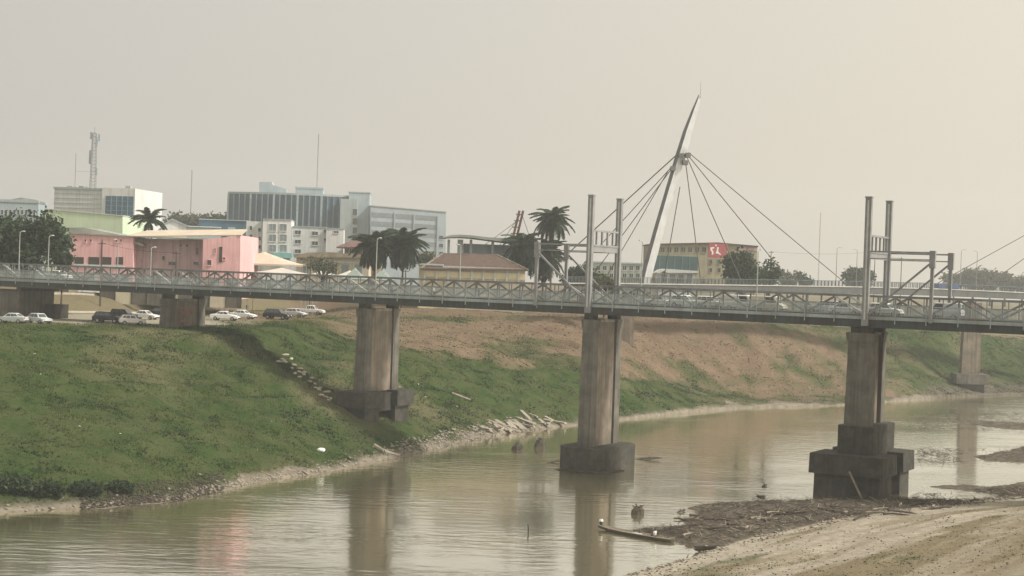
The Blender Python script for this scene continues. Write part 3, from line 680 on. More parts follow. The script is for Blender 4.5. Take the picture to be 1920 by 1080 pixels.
# 5 pink building
b = Bld('pink_building', 'large two storey faded pink building with dark street openings', 131, 330, 0)
b.poly('wall', pink, [(131, 438), (250, 444), (250, None), (131, None)], 0, 22)
b.poly('wall', pink_d, [(250.3, 446), (383, 449), (383, None), (250.3, None)], 3.2, 22)  # recessed middle wall, its shade put into the wall colour
b.poly('wall', pink, [(383.3, 449), (418, 446), (453, 441.5), (453, None), (383.3, None)], -1.5, 22)
b.poly('roof_edge', grey_r, [(129, 435.6), (250, 442.2), (384, 447.2), (384, 449.4), (250, 444.5), (129, 438.2)], -.35, 4)
rf = MB(); e = [b.h(222, 442), b.h(455, 440.5), b.h(440, 434), b.h(245, 433.5)]
(u0, z0), (u1, z1), (u2, z2), (u3, z3) = e
rf.add([(u0, 3.3, z0), (u1, -1.7, z1), (u2, 15, z2+.9), (u3, 15, z3+.6), (u0, 3.3, z0-.25), (u1, -1.7, z1-.25), (u2, 15, z2+.6), (u3, 15, z3+.3)], [(0,1,2,3), (7,6,5,4), (0,4,5,1), (1,5,6,2), (2,6,7,3), (3,7,4,0)]).part('roof', tan_r, b.root)
for x in (160, 170.5, 218, 227): b.win(x-1.5, 449, x+1.5, 453.5, mull=0, fm=pink)
for x in (333, 345): b.win(x-1.8, 457.5, x+1.8, 462, mull=0, fm=pink_d, d=3.2)
b.win(361.5, 464, 366.5, 476, mull=0, fm=pink_d, d=3.2); b.win(310, 491, 323, 496.5, mull=1, fm=pink_d, d=3.2); b.win(357, 491, 366, 496, mull=0, fm=pink_d, d=3.2); b.win(298, 480, 303, 487, mull=0, fm=pink_d, d=3.2)
b.box('doorway', dark_p, 413.5, 463, 419, 492, -1.62, -1.505); b.win(420.5, 483, 425, 486.5, mull=0, fm=pink, d=-1.5); b.win(391, 488, 399, 497, mull=0, fm=pink, d=-1.5); b.win(405, 466, 407, 475, mull=0, fm=pink, d=-1.5)
for x0, x1 in ((140, 157), (166, 186), (190, 209), (218, 231)): b.box('shop_opening', dark_p, x0, 482, x1, 496, -.1, -.005)
b.box('shop_band', offw, 138, 496.5, 234, 500, -.25, -.005)
b.poly('awning', slab_m, [(250.5, 452), (262, 455), (270, 460), (268, 462), (258, 459.5), (250.5, 457)], .3, 3.19)
b.box('pilaster', pink_d, 378, 450, 382.5, 520, 2.9, 3.195); b.box('drain_pipe', dark_p, 190, 449, 191.3, 520, -.15, -.01)
# 6 white gable house in the far trees
b = Bld('house', 'small white gabled house far behind the pink building roof', 308, 470, 10)
b.poly('wall', white_w, [(309, 420), (323, 411.5), (350, 423), (350, None), (309, None)], 0, 10); b.poly('roof', bgrey_l, [(306, 421), (323, 409.8), (352, 423), (352, 425), (323, 412), (306, 423)], -.5, 10.5)
b.box('annex', bgrey_l, 351, 426, 414, d1=9); b.box('roof', offw, 350, 424.5, 415, 426.2, -.4, 9.4)
# 7 big slatted block with grey wings
b = Bld('slatted_office_block', 'tall curved slate blue office block with vertical fins and rooftop boxes', 424, 730, 3)
u0, zt = b.h(424, 361); u1, _ = b.h(692, 371); arc = []
nseg = 24
def afr(k): f_ = k/nseg; return u0+(u1-u0)*f_, 9.0*(2*f_-1)**2
poly = [afr(k) for k in range(nseg+1)] + [(u1, 26), (u0, 26)]
zlo, zhi = 0, zt
MB().prism(poly, 0, zhi).part('wall', slate, b.root)
MB().prism([(x-.2, y-.35) for x, y in poly[:-2]] + [(u1+.2, 26.2), (u0-.2, 26.2)], zhi, zhi+.9).part('parapet', bgrey, b.root)
for k in range(nseg+1):
    x, y = afr(k); MB().box((x-.22 if k % 4 else x-.42, y-.9, 0), (x+.22 if k % 4 else x+.42, y-.02, zhi-.01)).part('fin', fin_m if k % 4 == 0 else louv, b.root)
for k in range(1, 7):
    pl = [(x, y-.35) for x, y in poly[:-2]]; pl2 = [(x, y-.03) for x, y in poly[:-2]][::-1]
    MB().prism(pl+pl2, zhi*.12*k+4, zhi*.12*k+4.35).part('floor_edge', slate, b.root)
b.poly('roof_box', bgrey_l, [(482, 339), (506, 339), (508, 345), (533, 352), (533, 362), (482, 362)], 9, 18)
b.box('roof_box', bgrey_l, 551, 350, 603, 364, 9, 18); b.box('roof_box', bgrey, 550, 349, 604, 352, 8.8, 18.2)
b.box('stair_tower', bgrey_l, 655, 362, 694, d0=-3, d1=14); b.box('tower_coping', bgrey, 654, 360.5, 695, 362.3, -3.2, 14.2)
b.box('wall', bgrey, 640, 374, 672, d0=-6, d1=-3.01)
for i in range(4): b.win(662, 393+i*17, 671, 405+i*17, d=-6, mull=0)
b = Bld('hospital_block', 'long pale grey multi storey block with louvred bands next to the slatted block', 695, 724, 10)
b.poly('wall', bgrey_l, [(695, 386), (836, 398), (837, None), (695, None)], 0, 24)
b.poly('coping', bgrey, [(694, 384.6), (837.5, 396.6), (837.5, 398.2), (694, 386.2)], -.3, 24.2)
for r_ in range(5):
    y = 398+r_*16.5
    for x0, x1 in ((697, 737), (741, 773), (777, 818)):
        s_ = .085; b.poly('louvre_band', louv, [(x0, y+(x0-695)*s_*.7), (x1, y+(x1-695)*s_*.7), (x1, y+8.5+(x1-695)*s_*.7), (x0, y+8.5+(x0-695)*s_*.7)], -.12, -.005)
for x in (738.5, 775, 819.5): b.box('pilaster', bgrey_l, x-1, 394+(x-695)*.085, x+1, 500, -.5, -.125)
for i in range(3): b.win(823, 442+i*15, 831, 449+i*15, mull=0)
# 8 dark low block
b = Bld('slate_block', 'low dark slate blue block between pink and white buildings', 374, 480, 2)
b.box('wall', slate, 374, 413, 463, d1=20); b.box('coping', bgrey, 373, 411.6, 464, 413.2, -.3, 20.2); b.box('wall', bgrey_l, 427, 426, 440, 480, -.6, -.01)
# 9 white four-storey block
b = Bld('white_apartments', 'white four storey apartment building with small square windows', 462, 430, 5)
b.box('wall', offw, 462, 415, 493.8, d1=15); b.box('wall', white_w, 494, 412, 547, d0=-1.5, d1=15); b.box('wall', offw, 547.2, 426, 612, d1=14); b.box('wall', white_w, 612.2, 429, 645, d0=-.8, d1=14)
b.box('coping', bgrey_l, 493, 411, 548, 412.4, -1.7, 15.1); b.box('coping', bgrey_l, 548.5, 424.6, 612, 426.2, -.2, 14.1); b.box('coping', bgrey_l, 612.1, 427.8, 646, 429.2, -1, 14.1)
for y in (421, 440.5, 460):
    for x in (505, 525): b.win(x, y, x+13, y+12, m=louv, d=-1.5)
for y in (432.5, 450, 468):
    b.win(553, y, 564, y+6.5, mull=1)
for y in (434.5, 453): b.win(585, y, 596, y+6.5, mull=1)
for y in (431, 447): b.win(607.5, y, 611, y+5, mull=0)
b.win(626, 433.5, 635, 437, d=-.8)
for y in (424, 440, 456): b.win(468, y, 473, y+7, mull=0); b.win(484, y+4, 489, y+10, mull=0)
b.box('awning', mat('turquoise_awning', (.22, .45, .45), .8), 513, 474, 548, 484, -3, -1.51)
# 10 ochre market row
b = Bld('market_row', 'low ochre market buildings under faded roofs behind the tents', 548, 415, 0)
b.box('wall', cream, 556, 480, 692, d1=8); b.poly('roof', mat('faded_roof', (.30, .26, .19), .85, (.22, .19, .14), .5), [(552, 479), (580, 473.5), (620, 473), (700, 479), (700, 483), (552, 483)], -1.2, 9)
b.box('band', offw, 600, 490, 692, 493, -.2, -.01)
for x in (565, 590, 615, 640, 665): b.box('shop_opening', louv, x, 496, x+14, 520, -.1, -.012)
# 11 brown hip-roofed house
b = Bld('tiled_house', 'house with overhanging reddish tile roof beside the palm pair', 634, 424, -6)
b.box('wall', mat('brown_wall', (.20, .15, .11), .85), 646, 464, 704, d1=9)
(ua, za), (ub, zb_), (uc, zc_), (ud, zd_) = b.h(633, 463), b.h(712, 463), b.h(700, 449.5), b.h(652, 450.5)
MB().add([(ua, -1.5, za), (ub, -1.5, zb_), (ub, 11, zb_), (ua, 11, za), (ud, 4, zd_), (uc, 4, zc_), (ua, -1.5, za-.3), (ub, -1.5, zb_-.3), (ub, 11, zb_-.3), (ua, 11, za-.3)], [(0,1,5,4), (1,2,5), (2,3,4,5), (3,0,4), (0,6,7,1), (1,7,8,2), (2,8,9,3), (3,9,6,0), (9,8,7,6)]).part('roof', red_r, b.root)
b.box('band', offw, 630, 480, 694, 484, -2, -.02)
b.win(655, 467, 664, 475); b.win(680, 467, 690, 475)
# 12 market hall with barrel canopy
b = Bld('market_hall', 'cream market hall with brown hip roof and a raised curved canopy', 788, 372, 0)
b.box('wall', yellow, 786, 497, 832, d0=0, d1=12); b.box('wall', cream, 832.2, 505, 985, d0=-.4, d1=12); b.box('cornice', offw, 785, 494.5, 832, 497.5, -.4, 12); b.box('cornice', offw, 830, 501, 988, 506, -.8, 12)
b.box('wall', yellow, 790, 510, 985, 522, -.6, -.41)
hp = [b.h(790, 503), b.h(990, 506), b.h(930, 477), b.h(828, 475)]
(u0, z0), (u1, z1), (u2, z2), (u3, z3) = hp
MB().add([(u0, -1.4, z0), (u1, -1.4, z1), (u1, 13.5, z1), (u0, 13.5, z0), (u3, 6, z3), (u2, 6, z2), (u0, -1.4, z0-.3), (u1, -1.4, z1-.3), (u1, 13.5, z1-.3), (u0, 13.5, z0-.3)], [(0,1,5,4), (1,2,5), (2,3,4,5), (3,0,4), (0,6,7,1), (1,7,8,2), (2,8,9,3), (3,9,6,0), (9,8,7,6)]).part('roof', brown_r, b.root)
hr = MB(); 
for (ua, za), (ub, zb_) in (((u0, z0), (u3, z3)), ((u3, z3), (u2, z2)), ((u2, z2), (u1, z1))):
    ya = -1.4 if za in (z0, z1) else 6; yb = -1.4 if zb_ in (z0, z1) else 6; hr.bar((ua, ya, za+.08), (ub, yb, zb_+.08), .3, .2)
hr.part('ridge_tile', slab_m, b.root)
for k in range(9): b.box('pillar', offw, 795+k*22, 507, 798+k*22, 530, -.9, -.605)
cb = Bld('curved_canopy', 'grey curved canopy roof on thick posts above the brown hip roof', 834, 392, 4, cat='canopy')
b = cb
for x in (842, 864, 884, 925, 962): b.box('post', bgrey, x-2.2 if x != 864 else x-5, 449, x+2.2 if x != 864 else x+5, None, 1, 3)
b.box('wall', bgrey_l, 870, 458, 975, 520, 4, 12)
top = [(833, 444), (845, 441), (862, 440), (885, 441.5), (915, 445), (955, 447), (985, 449)]
b.poly('roof', grey_r, top + [(985, 453), (955, 455), (915, 450), (885, 446), (862, 444.6), (845, 445), (833, 446.5)], -1, 13)
# 13 pale green row behind the tower
b = Bld('pale_green_terrace', 'pale green two storey terrace with square windows behind the tall tower posts', 1100, 440, 0)
b.box('wall', mat('pale_green_wall', (.46, .52, .44), .85, (.40, .46, .39), .3, streak=.2), 1100, 494, 1206, d1=12); b.box('coping', bgrey, 1099, 491.5, 1207, 494.3, -.3, 12.2)
for i in range(7): b.win(1118+i*12.4, 499, 1125+i*12.4, 506.5, mull=1)
for i in range(7): b.win(1118+i*12.4, 513, 1125+i*12.4, 521, mull=1)
# 14 yellow block with red sign
b = Bld('hotel_building', 'weathered yellow block with glazed lower front, red square sign on its upper corner', 1222, 470, 3)
yl = mat('weathered_yellow_wall', (.36, .34, .24), .85, (.29, .27, .20), .3, streak=.35)
b.poly('wall', yl, [(1222, 459), (1345, 456.5), (1420, 463), (1420, None), (1222, None)], 0, 18); b.poly('coping', brown_r, [(1221, 457), (1345, 454.5), (1421, 461), (1421, 463.4), (1345, 457), (1221, 459.5)], -.6, 18.2)
b.box('glazed_front', mat('teal_glass', (.06, .12, .13), .25, (.05, .09, .10), .3), 1222, 480, 1308, 512, -.5, -.01)
for i in range(1, 6): b.box('mullion', louv, 1222+i*14, 480, 1222.8+i*14, 512, -.6, -.505)
for i in range(7): b.win(1238+i*13, 464, 1246+i*13, 473, mull=1, fm=yl)
for x in (1330, 1346): 
    for y in (487, 503): b.win(x, y, x+5, y+7, mull=0, fm=yl)
b.box('pink_band', pink_d, 1385, 464, 1420, 470, -.2, -.01)
sg = Bld('red_sign', 'square red sign with white marks on the yellow block', 1328, 466, 3, cat='sign', base=atY(1345, 483, 466).z+.3)
sg.box('board', red_s, 1328.5, 457, 1363, 483.5, -.3, .6)
for pl in ([(1331.5,464),(1339,463),(1338.6,466),(1334.5,466.6),(1337.5,472),(1337,477),(1334,478),(1334.6,473),(1331.5,469)], [(1340.5,459),(1343.5,459),(1343.5,461.5),(1340.5,461.5)], [(1344,463.5),(1347.5,463.5),(1346,471),(1349,475),(1352,477),(1350,478),(1345.5,475.5),(1341,475),(1343.5,470)]):
    sg.poly('white_mark', white_p, pl, -.36, -.305)
b = Bld('white_canopy_shed', 'long low white roofed shed in front of the yellow block', 1230, 432, 0, cat='shed')
b.poly('roof', white_w, [(1231, 511), (1240, 505), (1248, 504), (1308, 508), (1308, 512), (1250, 511.5), (1245, 508), (1233, 513)], -1, 12)
b.box('wall', offw, 1236, 512, 1303, d1=10); 
for i in range(4): b.box('opening', louv, 1240+i*16, 514.5, 1250+i*16, 530, -.1, -.01)

# ------------------------------------------------------------------ tents
def tent(name, label, x0, x1, yb, yt, Y, m, peaks=1, sag=.25):
    p0 = atY(x0, yb, Y); p1 = atY(x1, yb, Y); zt = atY((x0+x1)/2, yt, Y).z; wd = p1.x-p0.x; g = gz((p0.x+p1.x)/2, Y)
    r = empty(name, ((p0.x+p1.x)/2, Y, g), label=label, cat='tent', group='market tents')
    n = 10; zb = p0.z-g; dz = zt-p0.z; vs = []; fs = []; wpk = wd/peaks; dep = 7.0
    for pk in range(peaks):
        cx = -wd/2+wpk*(pk+.5); o = len(vs)
        for i in range(n+1):
            for j in range(n+1):
                a = i/n*2-1; c = j/n*2-1; rr = max(abs(a), abs(c)); vs.append((cx+a*wpk/2, c*dep/2, zb+dz*(1-rr)**(1+sag)))
        for i in range(n):
            for j in range(n): k = o+i*(n+1)+j; fs.append((k, k+n+1, k+n+2, k+1))
    MB().add(vs, fs).part('canopy', m, r)
    for sx in [-1+2*k/peaks for k in range(peaks+1)]:
        for sy in (-1, 1): MB().tube((sx*wd/2*.985, sy*dep/2*.985, 0), (sx*wd/2*.985, sy*dep/2*.985, zb+.02), .06, n=6).part('pole', galv, r)
    MB().box((-wd/2, -dep/2-.03, zb-.35), (wd/2, -dep/2, zb+.01)).part('valance', m, r)
tent('peaked_tent', 'beige peaked tent canopy next to the pink building', 418, 572, 492, 472, 350, canvas)
tent('peaked_tent', 'white tent canopy in front of the beige peaked tent', 470, 585, 511, 502, 346, canvas_w)
tent('peaked_tent', 'double peaked white tent canopy beside the grey green awning', 582, 680, 515, 506, 402, canvas_w, 2)
tent('peaked_tent', 'grey green double peaked awning below the palm pair', 640, 742, 522, 502, 400, canvas_g, 2, .5)

# ------------------------------------------------------------------ far masts, twin leaning posts
for px, yt, Y, lb in ((355, 318, 900, 'thin guyed radio mast above the distant trees behind the pink building'), (590, 250, 900, 'tall hair thin radio mast behind the slatted block'), (1536, 398, 1150, 'faint lattice radio mast far beyond the footbridge')):
    p = atY(px, 470, Y); zt = atY(px, yt, Y).z; g = gz(p.x, Y); m = empty('radio_mast', (p.x, Y, g-.2), label=lb, cat='mast'); h_ = zt-g; r_ = .35 if px != 590 else .22
    q = MB()
    for k in range(3): a = k*2.094; q.bar((r_*math.cos(a), r_*math.sin(a), 0), (r_*.7*math.cos(a), r_*.7*math.sin(a), h_), .14, .14)
    q.part('mast_leg', tower_g, m); q = MB()
    for k in range(30):
        a, b_ = (k % 3)*2.094, ((k+1) % 3)*2.094; q.bar((r_*math.cos(a), r_*math.sin(a), h_*k/30), (r_*math.cos(b_), r_*math.sin(b_), h_*(k+1)/30), .08, .08)
    q.part('lacing', tower_g, m)
tp = empty('leaning_twin_posts', Vector((atY(962, 500, 400).x, 400, gz(atY(962, 500, 400).x, 400))), label='pair of leaning rust brown posts with stay wires behind the palms', cat='mast')
rust = mat('rust_brown_paint', (.16, .085, .06), .7, (.11, .06, .045), .6)
for a, b_ in ((956, 974), (963, 981)):
    p = atY(a, 470, 400)-tp.location; q = atY(b_, 395, 400)-tp.location; d = (q-p); p = p - d*(p.z/d.z); MB().bar(p, q, .6, .6).part('post', rust, tp)
for k in range(5): p = atY(961+k*3.2, 450-k*12, 400)-tp.location; MB().bar(p-Vector((.9,0,0)), p+Vector((.9,0,0)), .25, .25).part('rung', rust, tp)
for a, b_ in (((973, 412), (905, 462)), ((976, 402), (930, 470)), ((978, 400), (1010, 495))):
    MB().path([atY(*a, 400)-tp.location, atY(*b_, 400)-tp.location], .07, 5).part('stay_wire', cable_m, tp)

# ------------------------------------------------------------------ trees
def leaves(lobes, n, size, seed):
    """many small leaf quads spread through the volume of several lobes (cx,cy,cz,rx,ry,rz)"""
    g = np.random.default_rng(seed); lobes = np.array(lobes); vol = lobes[:,3]*lobes[:,4]*lobes[:,5]; pick = g.choice(len(lobes), n, p=vol/vol.sum())
    d = g.normal(size=(n,3)); d /= np.linalg.norm(d, axis=1)[:,None]; rr = g.random(n)**.42
    c = lobes[pick,:3] + d*rr[:,None]*lobes[pick,3:6]*(1+.18*g.normal(size=(n,1)))
    keep = vnoise(c[:,0]*1.1+c[:,1]*.7, c[:,2]*1.1+c[:,1]*.5, seed) > .26; c = c[keep]; n = len(c)
    a = g.normal(size=(n,3)); a /= np.linalg.norm(a, axis=1)[:,None]; b = np.cross(a, g.normal(size=(n,3))); b /= np.linalg.norm(b, axis=1)[:,None]
    sz = size*(.55+.9*g.random((n,1))); a *= sz; b *= sz*.62
    V = np.stack([c-a, c+b*.9-a*.1, c+a, c-b*.9-a*.1], 1).reshape(-1,3); Q = np.arange(4*n).reshape(-1,4)
    return V, Q
def tree(name, label, px, pyt, Y, wpx, pyb=None, m=None, n=3200, size=.32, seed=1, lobes=7, group=None, base=None, flat=1.0):
    p = atY(px, pyt, Y); g = gz(p.x, Y) if base is None else base; hgt = p.z-g; R_ = wpx/2*Y/F
    zb = (atY(px, pyb, Y).z-g) if pyb else hgt*.3
    r = empty(name, (p.x, Y, g-.15), label=label, cat='tree', group=group); gg = random.Random(seed); ch = hgt-zb
    lb = [(0, 0, zb+ch*.5, R_*.62, R_*.6, ch*.46)]
    for k in range(lobes):
        a = 6.283*k/lobes+gg.uniform(-.4, .4); q = R_*gg.uniform(.45, .68); s_ = gg.uniform(.30, .46)
        lb.append((math.cos(a)*q, math.sin(a)*q*.8, zb+ch*gg.uniform(.25, .8), R_*s_, R_*s_, ch*gg.uniform(.2, .3)*flat))
    V, Q = leaves(lb, n, size, seed); child('crown', npmesh('crown', V, Q, m or leaf_a), r)
    t_ = MB(); tr = max(.14, R_*.075); t_.path([(0,0,0), (gg.uniform(-.2,.2), 0, zb*.5), (gg.uniform(-.3,.3), .1, zb+ch*.35)], tr*1.3, 8, r1=tr*.6)
    t_.part('trunk', bark, r, smooth=True); l_ = MB()
    for l in lb[1:]: l_.path([(0, 0, zb*.75), (l[0]*.5, l[1]*.5, (zb*.75+l[2])/2+.3), (l[0]*.95, l[1]*.95, l[2])], tr*.5, 6, r1=tr*.12)
    l_.part('limb', bark, r, smooth=True)
    return r
FT = 'trees on the far side of the river'
tree('shade_tree', 'big dark spreading tree beside the left end of the bridge', 55, 400, 300, 175, 512, leaf_a, 9000, .42, 11, 10)
tree('shade_tree', 'dark leafy tree hanging over the frame edge in front of the lilac block', -28, 425, 296, 110, 508, leaf_a, 4500, .42, 12, 7)
tree('street_tree', 'low bushy tree against the street openings of the pink building', 118, 470, 305, 46, 512, leaf_a, 1600, .32, 13, 6)
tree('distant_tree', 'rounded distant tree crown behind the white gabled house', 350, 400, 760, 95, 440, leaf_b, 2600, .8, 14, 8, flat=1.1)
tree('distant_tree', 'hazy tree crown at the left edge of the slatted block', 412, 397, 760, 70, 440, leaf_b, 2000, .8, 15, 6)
tree('street_tree', 'thin olive tree between the white tents', 606, 478, 392, 85, 515, leaf_b, 1500, .26, 16, 7)
tree('street_tree', 'bushy green tree left of the tall near tower post', 1090, 495, 400, 85, 535, leaf_a, 2500, .4, 17, 7)
tree('street_tree', 'low green tree between the two tall tower posts', 1135, 516, 350, 60, 545, leaf_b, 1500, .3, 171, 6)
tree('shade_tree', 'large dark tree beside the red sign', 1395, 468, 425, 85, 545, leaf_a, 5200, .5, 18, 9)
tree('street_tree', 'smaller tree right of the large dark tree by the red sign', 1442, 482, 440, 55, 545, leaf_a, 1700, .45, 19, 6)
tree('distant_tree', 'low rounded bush in line with the footbridge railing beside a stay cable', 1478, 506, 720, 50, 545, leaf_b, 1100, .7, 20, 6)
tree('distant_tree', 'small round dense tree alone behind the footbridge railing', 1508, 511, 700, 38, 545, leaf_a, 1100, .65, 21, 6)
tree('distant_tree', 'flat topped tree behind the right hand tall tower', 1612, 501, 720, 72, 548, leaf_a, 2200, .75, 22, 8)
for i, (x, y, wd) in enumerate(((1790, 512, 50), (1826, 502, 66), (1858, 506, 50), (1886, 509, 55), (1918, 512, 60))):
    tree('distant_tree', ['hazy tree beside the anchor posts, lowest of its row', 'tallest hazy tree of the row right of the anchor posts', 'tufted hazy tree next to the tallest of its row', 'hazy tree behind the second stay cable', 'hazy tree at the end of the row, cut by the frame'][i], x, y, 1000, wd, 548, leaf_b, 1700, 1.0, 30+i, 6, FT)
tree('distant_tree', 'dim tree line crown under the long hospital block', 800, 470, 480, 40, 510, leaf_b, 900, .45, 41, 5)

def frond_mesh(L_, droop, seed):
    g = random.Random(seed); n = 14; pts = []; b = MB()
    for k in range(n+1):
        s_ = k/n; pts.append(Vector((L_*(s_*.92-.10*s_*s_*droop), 0, L_*(.50*s_-(.62+.42*droop)*s_*s_))))
    b.path(pts, .05, 4, 1, .012)
    for k in range(1, n+1):
        for j in range(2):
            p = pts[k-1].lerp(pts[k], .25+.5*j); s_ = (k-.5)/n; ll = L_*.30*math.sin(math.pi*min(1, .12+s_*.82))**.7
            for sd_ in (-1, 1):
                tip = p + Vector((ll*.45, sd_*ll*.62, -ll*(.30+.35*g.random()))); wv = Vector((.10+.02*L_, 0, .02))
                b.add([p-wv*.4, p+wv, tip+wv*.2, tip-wv*.2], [(0,1,2,3)])
    return b.mesh('frond', [leaf_p, palm_b])
FR = [frond_mesh(1.0*4.2, .5, 1), frond_mesh(4.0, .9, 2), frond_mesh(3.6, .2, 3)]
def palm(label, px, pyt, Y, wpx, seed, nf=22, skirt=6):
    p = atY(px, pyt, Y); g = gz(p.x, Y); sc = wpx*Y/F/6.3; hgt = p.z-g-1.55*sc; r = empty('palm_tree', (p.x, Y, g-.15), label=label, cat='palm tree', group='palms of the market square'); gg = random.Random(seed)
    pts = [(0, 0, 0), (.08, 0, hgt*.4), (.02, .05, hgt*.8), (0, 0, hgt+.15)]
    MB().path(pts, .26, 10, r1=.17).part('trunk', palm_b, r, smooth=True)
    MB().frus((0,0), (.20,.20), hgt-.9, (0,0), (.26,.26), hgt+.1).part('crown_shaft', palm_b, r)
    for k in range(nf):
        o = child('frond', FR[k % 3], r, (0, 0, hgt)); a = 2.399*k+gg.uniform(-.2, .2); pitch = -1.05+1.25*k/nf + gg.uniform(-.12, .12)
        o.rotation_euler = (gg.uniform(-.2, .2), pitch, a); o.scale = (sc*gg.uniform(.9, 1.08),)*3
    for k in range(skirt):
        o = child('frond', FR[k % 2], r, (0, 0, hgt-.2)); o.rotation_euler = (0, .30+.55*(k/skirt)+gg.uniform(-.1, .2), 2.399*k+gg.uniform(-.2, .2)); o.scale = (sc*.9,)*3
palm('palm with arching fronds in front of the blue glass corner', 280, 397, 392, 64, 1, 18, 4)
palm('left palm of the dense pair below the hospital block', 704, 440, 368, 80, 2, 34, 26)
palm('right palm of the dense pair below the hospital block', 757, 438, 371, 82, 3, 34, 26)
palm('tallest palm, feather topped, near the twin leaning posts', 1037, 396, 396, 70, 4, 26, 16)
palm('short dense palm under the twin leaning posts', 984, 444, 390, 72, 5, 34, 26)
palm('short bushy palm right under the tallest palm', 1020, 458, 398, 84, 6, 34, 26)

# ------------------------------------------------------------------ lamps and poles
def lamp(name, label, base, ztop, arms=1, m=None, aim=0, group=None):
    r = empty(name, base, aim, label=label, cat='street lamp', group=group); h_ = ztop-base.z; m = m or galv
    MB().path([(0,0,0), (0,0,h_*.5), (0,0,h_)], .11, 8, r1=.06).part('pole', m, r)
    for k in range(arms):
        s_ = 1 if k == 0 else -1
        MB().path([(0,0,h_-.05), (s_*.3,0,h_+.2), (s_*.6,0,h_+.28)], .045, 6).part('arm', m, r)
        MB().frus((s_*.85, 0), (.30, .14), h_+.21, (s_*.85, 0), (.22, .09), h_+.36).part('lamp_head', galv, r)
for i, (px, yt, n_) in enumerate(((37, 436, .9), (91, 444, .9), (222, 452, 8.6), (283, 466, .9), (706, 449, .9), (863, 462, 8.6), (1420, 472, .9), (1205, 455, 8.6))):
    best = min(np.arange(-30, 160, .25), key=lambda t: abs(960 + F*(BP(t, n_).x/BP(t, n_).y) - px + 2))
    b0 = BP(best, n_, ZB+1.355 if n_ < 2 else ZB+1.355); zt = H + (atY(px, yt, b0.y).z - H)
    lamp('street_lamp', ['pale pole in front of the big dark tree', 'pale pole at the right edge of the big dark tree', 'slim pole before the left wing of the pink building', 'pale pole before the shaded wall of the pink building', 'pale pole in front of the dense palm pair', 'slim pole in front of the brown hip roof', 'pale pole before the tree by the red sign', 'pole beside the leaning footbridge mast'][i] + ' on the road bridge', b0, zt, 1, galv, aim=R(90 if n_ < 2 else -90)-TH)
for i, (px, yt) in enumerate(((1567, 466), (1605, 470), (1800, 470), (1830, 473))):
    p = atY(px, interp(px), FB(px)+(.6 if i % 2 == 0 else 4.6)); p.z += .1
    lamp('street_lamp', ['arm lamp on the footbridge over the end of the longest stay cable', 'arm lamp on the footbridge beside the right hand tall tower', 'arm lamp on the footbridge right of the anchor posts', 'arm lamp on the footbridge in front of the tallest hazy tree'][i], p, atY(px, yt, p.y).z, 1, tower_g, aim=0 if i % 2 == 0 else math.pi)
poles = []
for i, (px, yt, Y) in enumerate(((190, 452, 318), (330, 470, 312), (582, 478, 385), (761, 505, 396), (1445, 470, 500), (1690, 482, 520), (1640, 470, 540))):
    p = atY(px, 500, Y); g = gz(p.x, Y); zt = atY(px, yt, Y).z
    r = empty('utility_pole', (p.x, Y, g-.1), label=['dark pole in front of the left pink wing', 'dark pole in front of the shaded pink wall', 'dark pole between the white tent canopies', 'dark post under the dense palm pair', 'thin pole above the large dark tree', 'thin pole between the tall tower and the anchor posts', 'thin pole behind the right hand tall tower'][i], cat='utility pole')
    MB().path([(0,0,0), (0,0,zt-g)], .17, 8, r1=.11).part('pole', dark_p, r); MB().box((-.8, -.06, zt-g-.5), (.8, .06, zt-g-.36)).part('crossarm', dark_p, r)
    poles.append(Vector((p.x, Y, zt-.3)))
def wire(a, b_, sag, label):
    pts_ = [a.lerp(b_, k/12)-Vector((0, 0, sag*4*(k/12)*(1-k/12))) for k in range(13)]; MB().path(pts_, .035, 4).top('power_line', dark_p, label=label, cat='power line')
wire(poles[4], poles[6], .8, 'upper power line between thin poles behind the footbridge'); wire(poles[6], poles[5], .5, 'power line behind the tie beams of the right tower')
wire(poles[0], poles[1], .6, 'power line strung across the pink building')

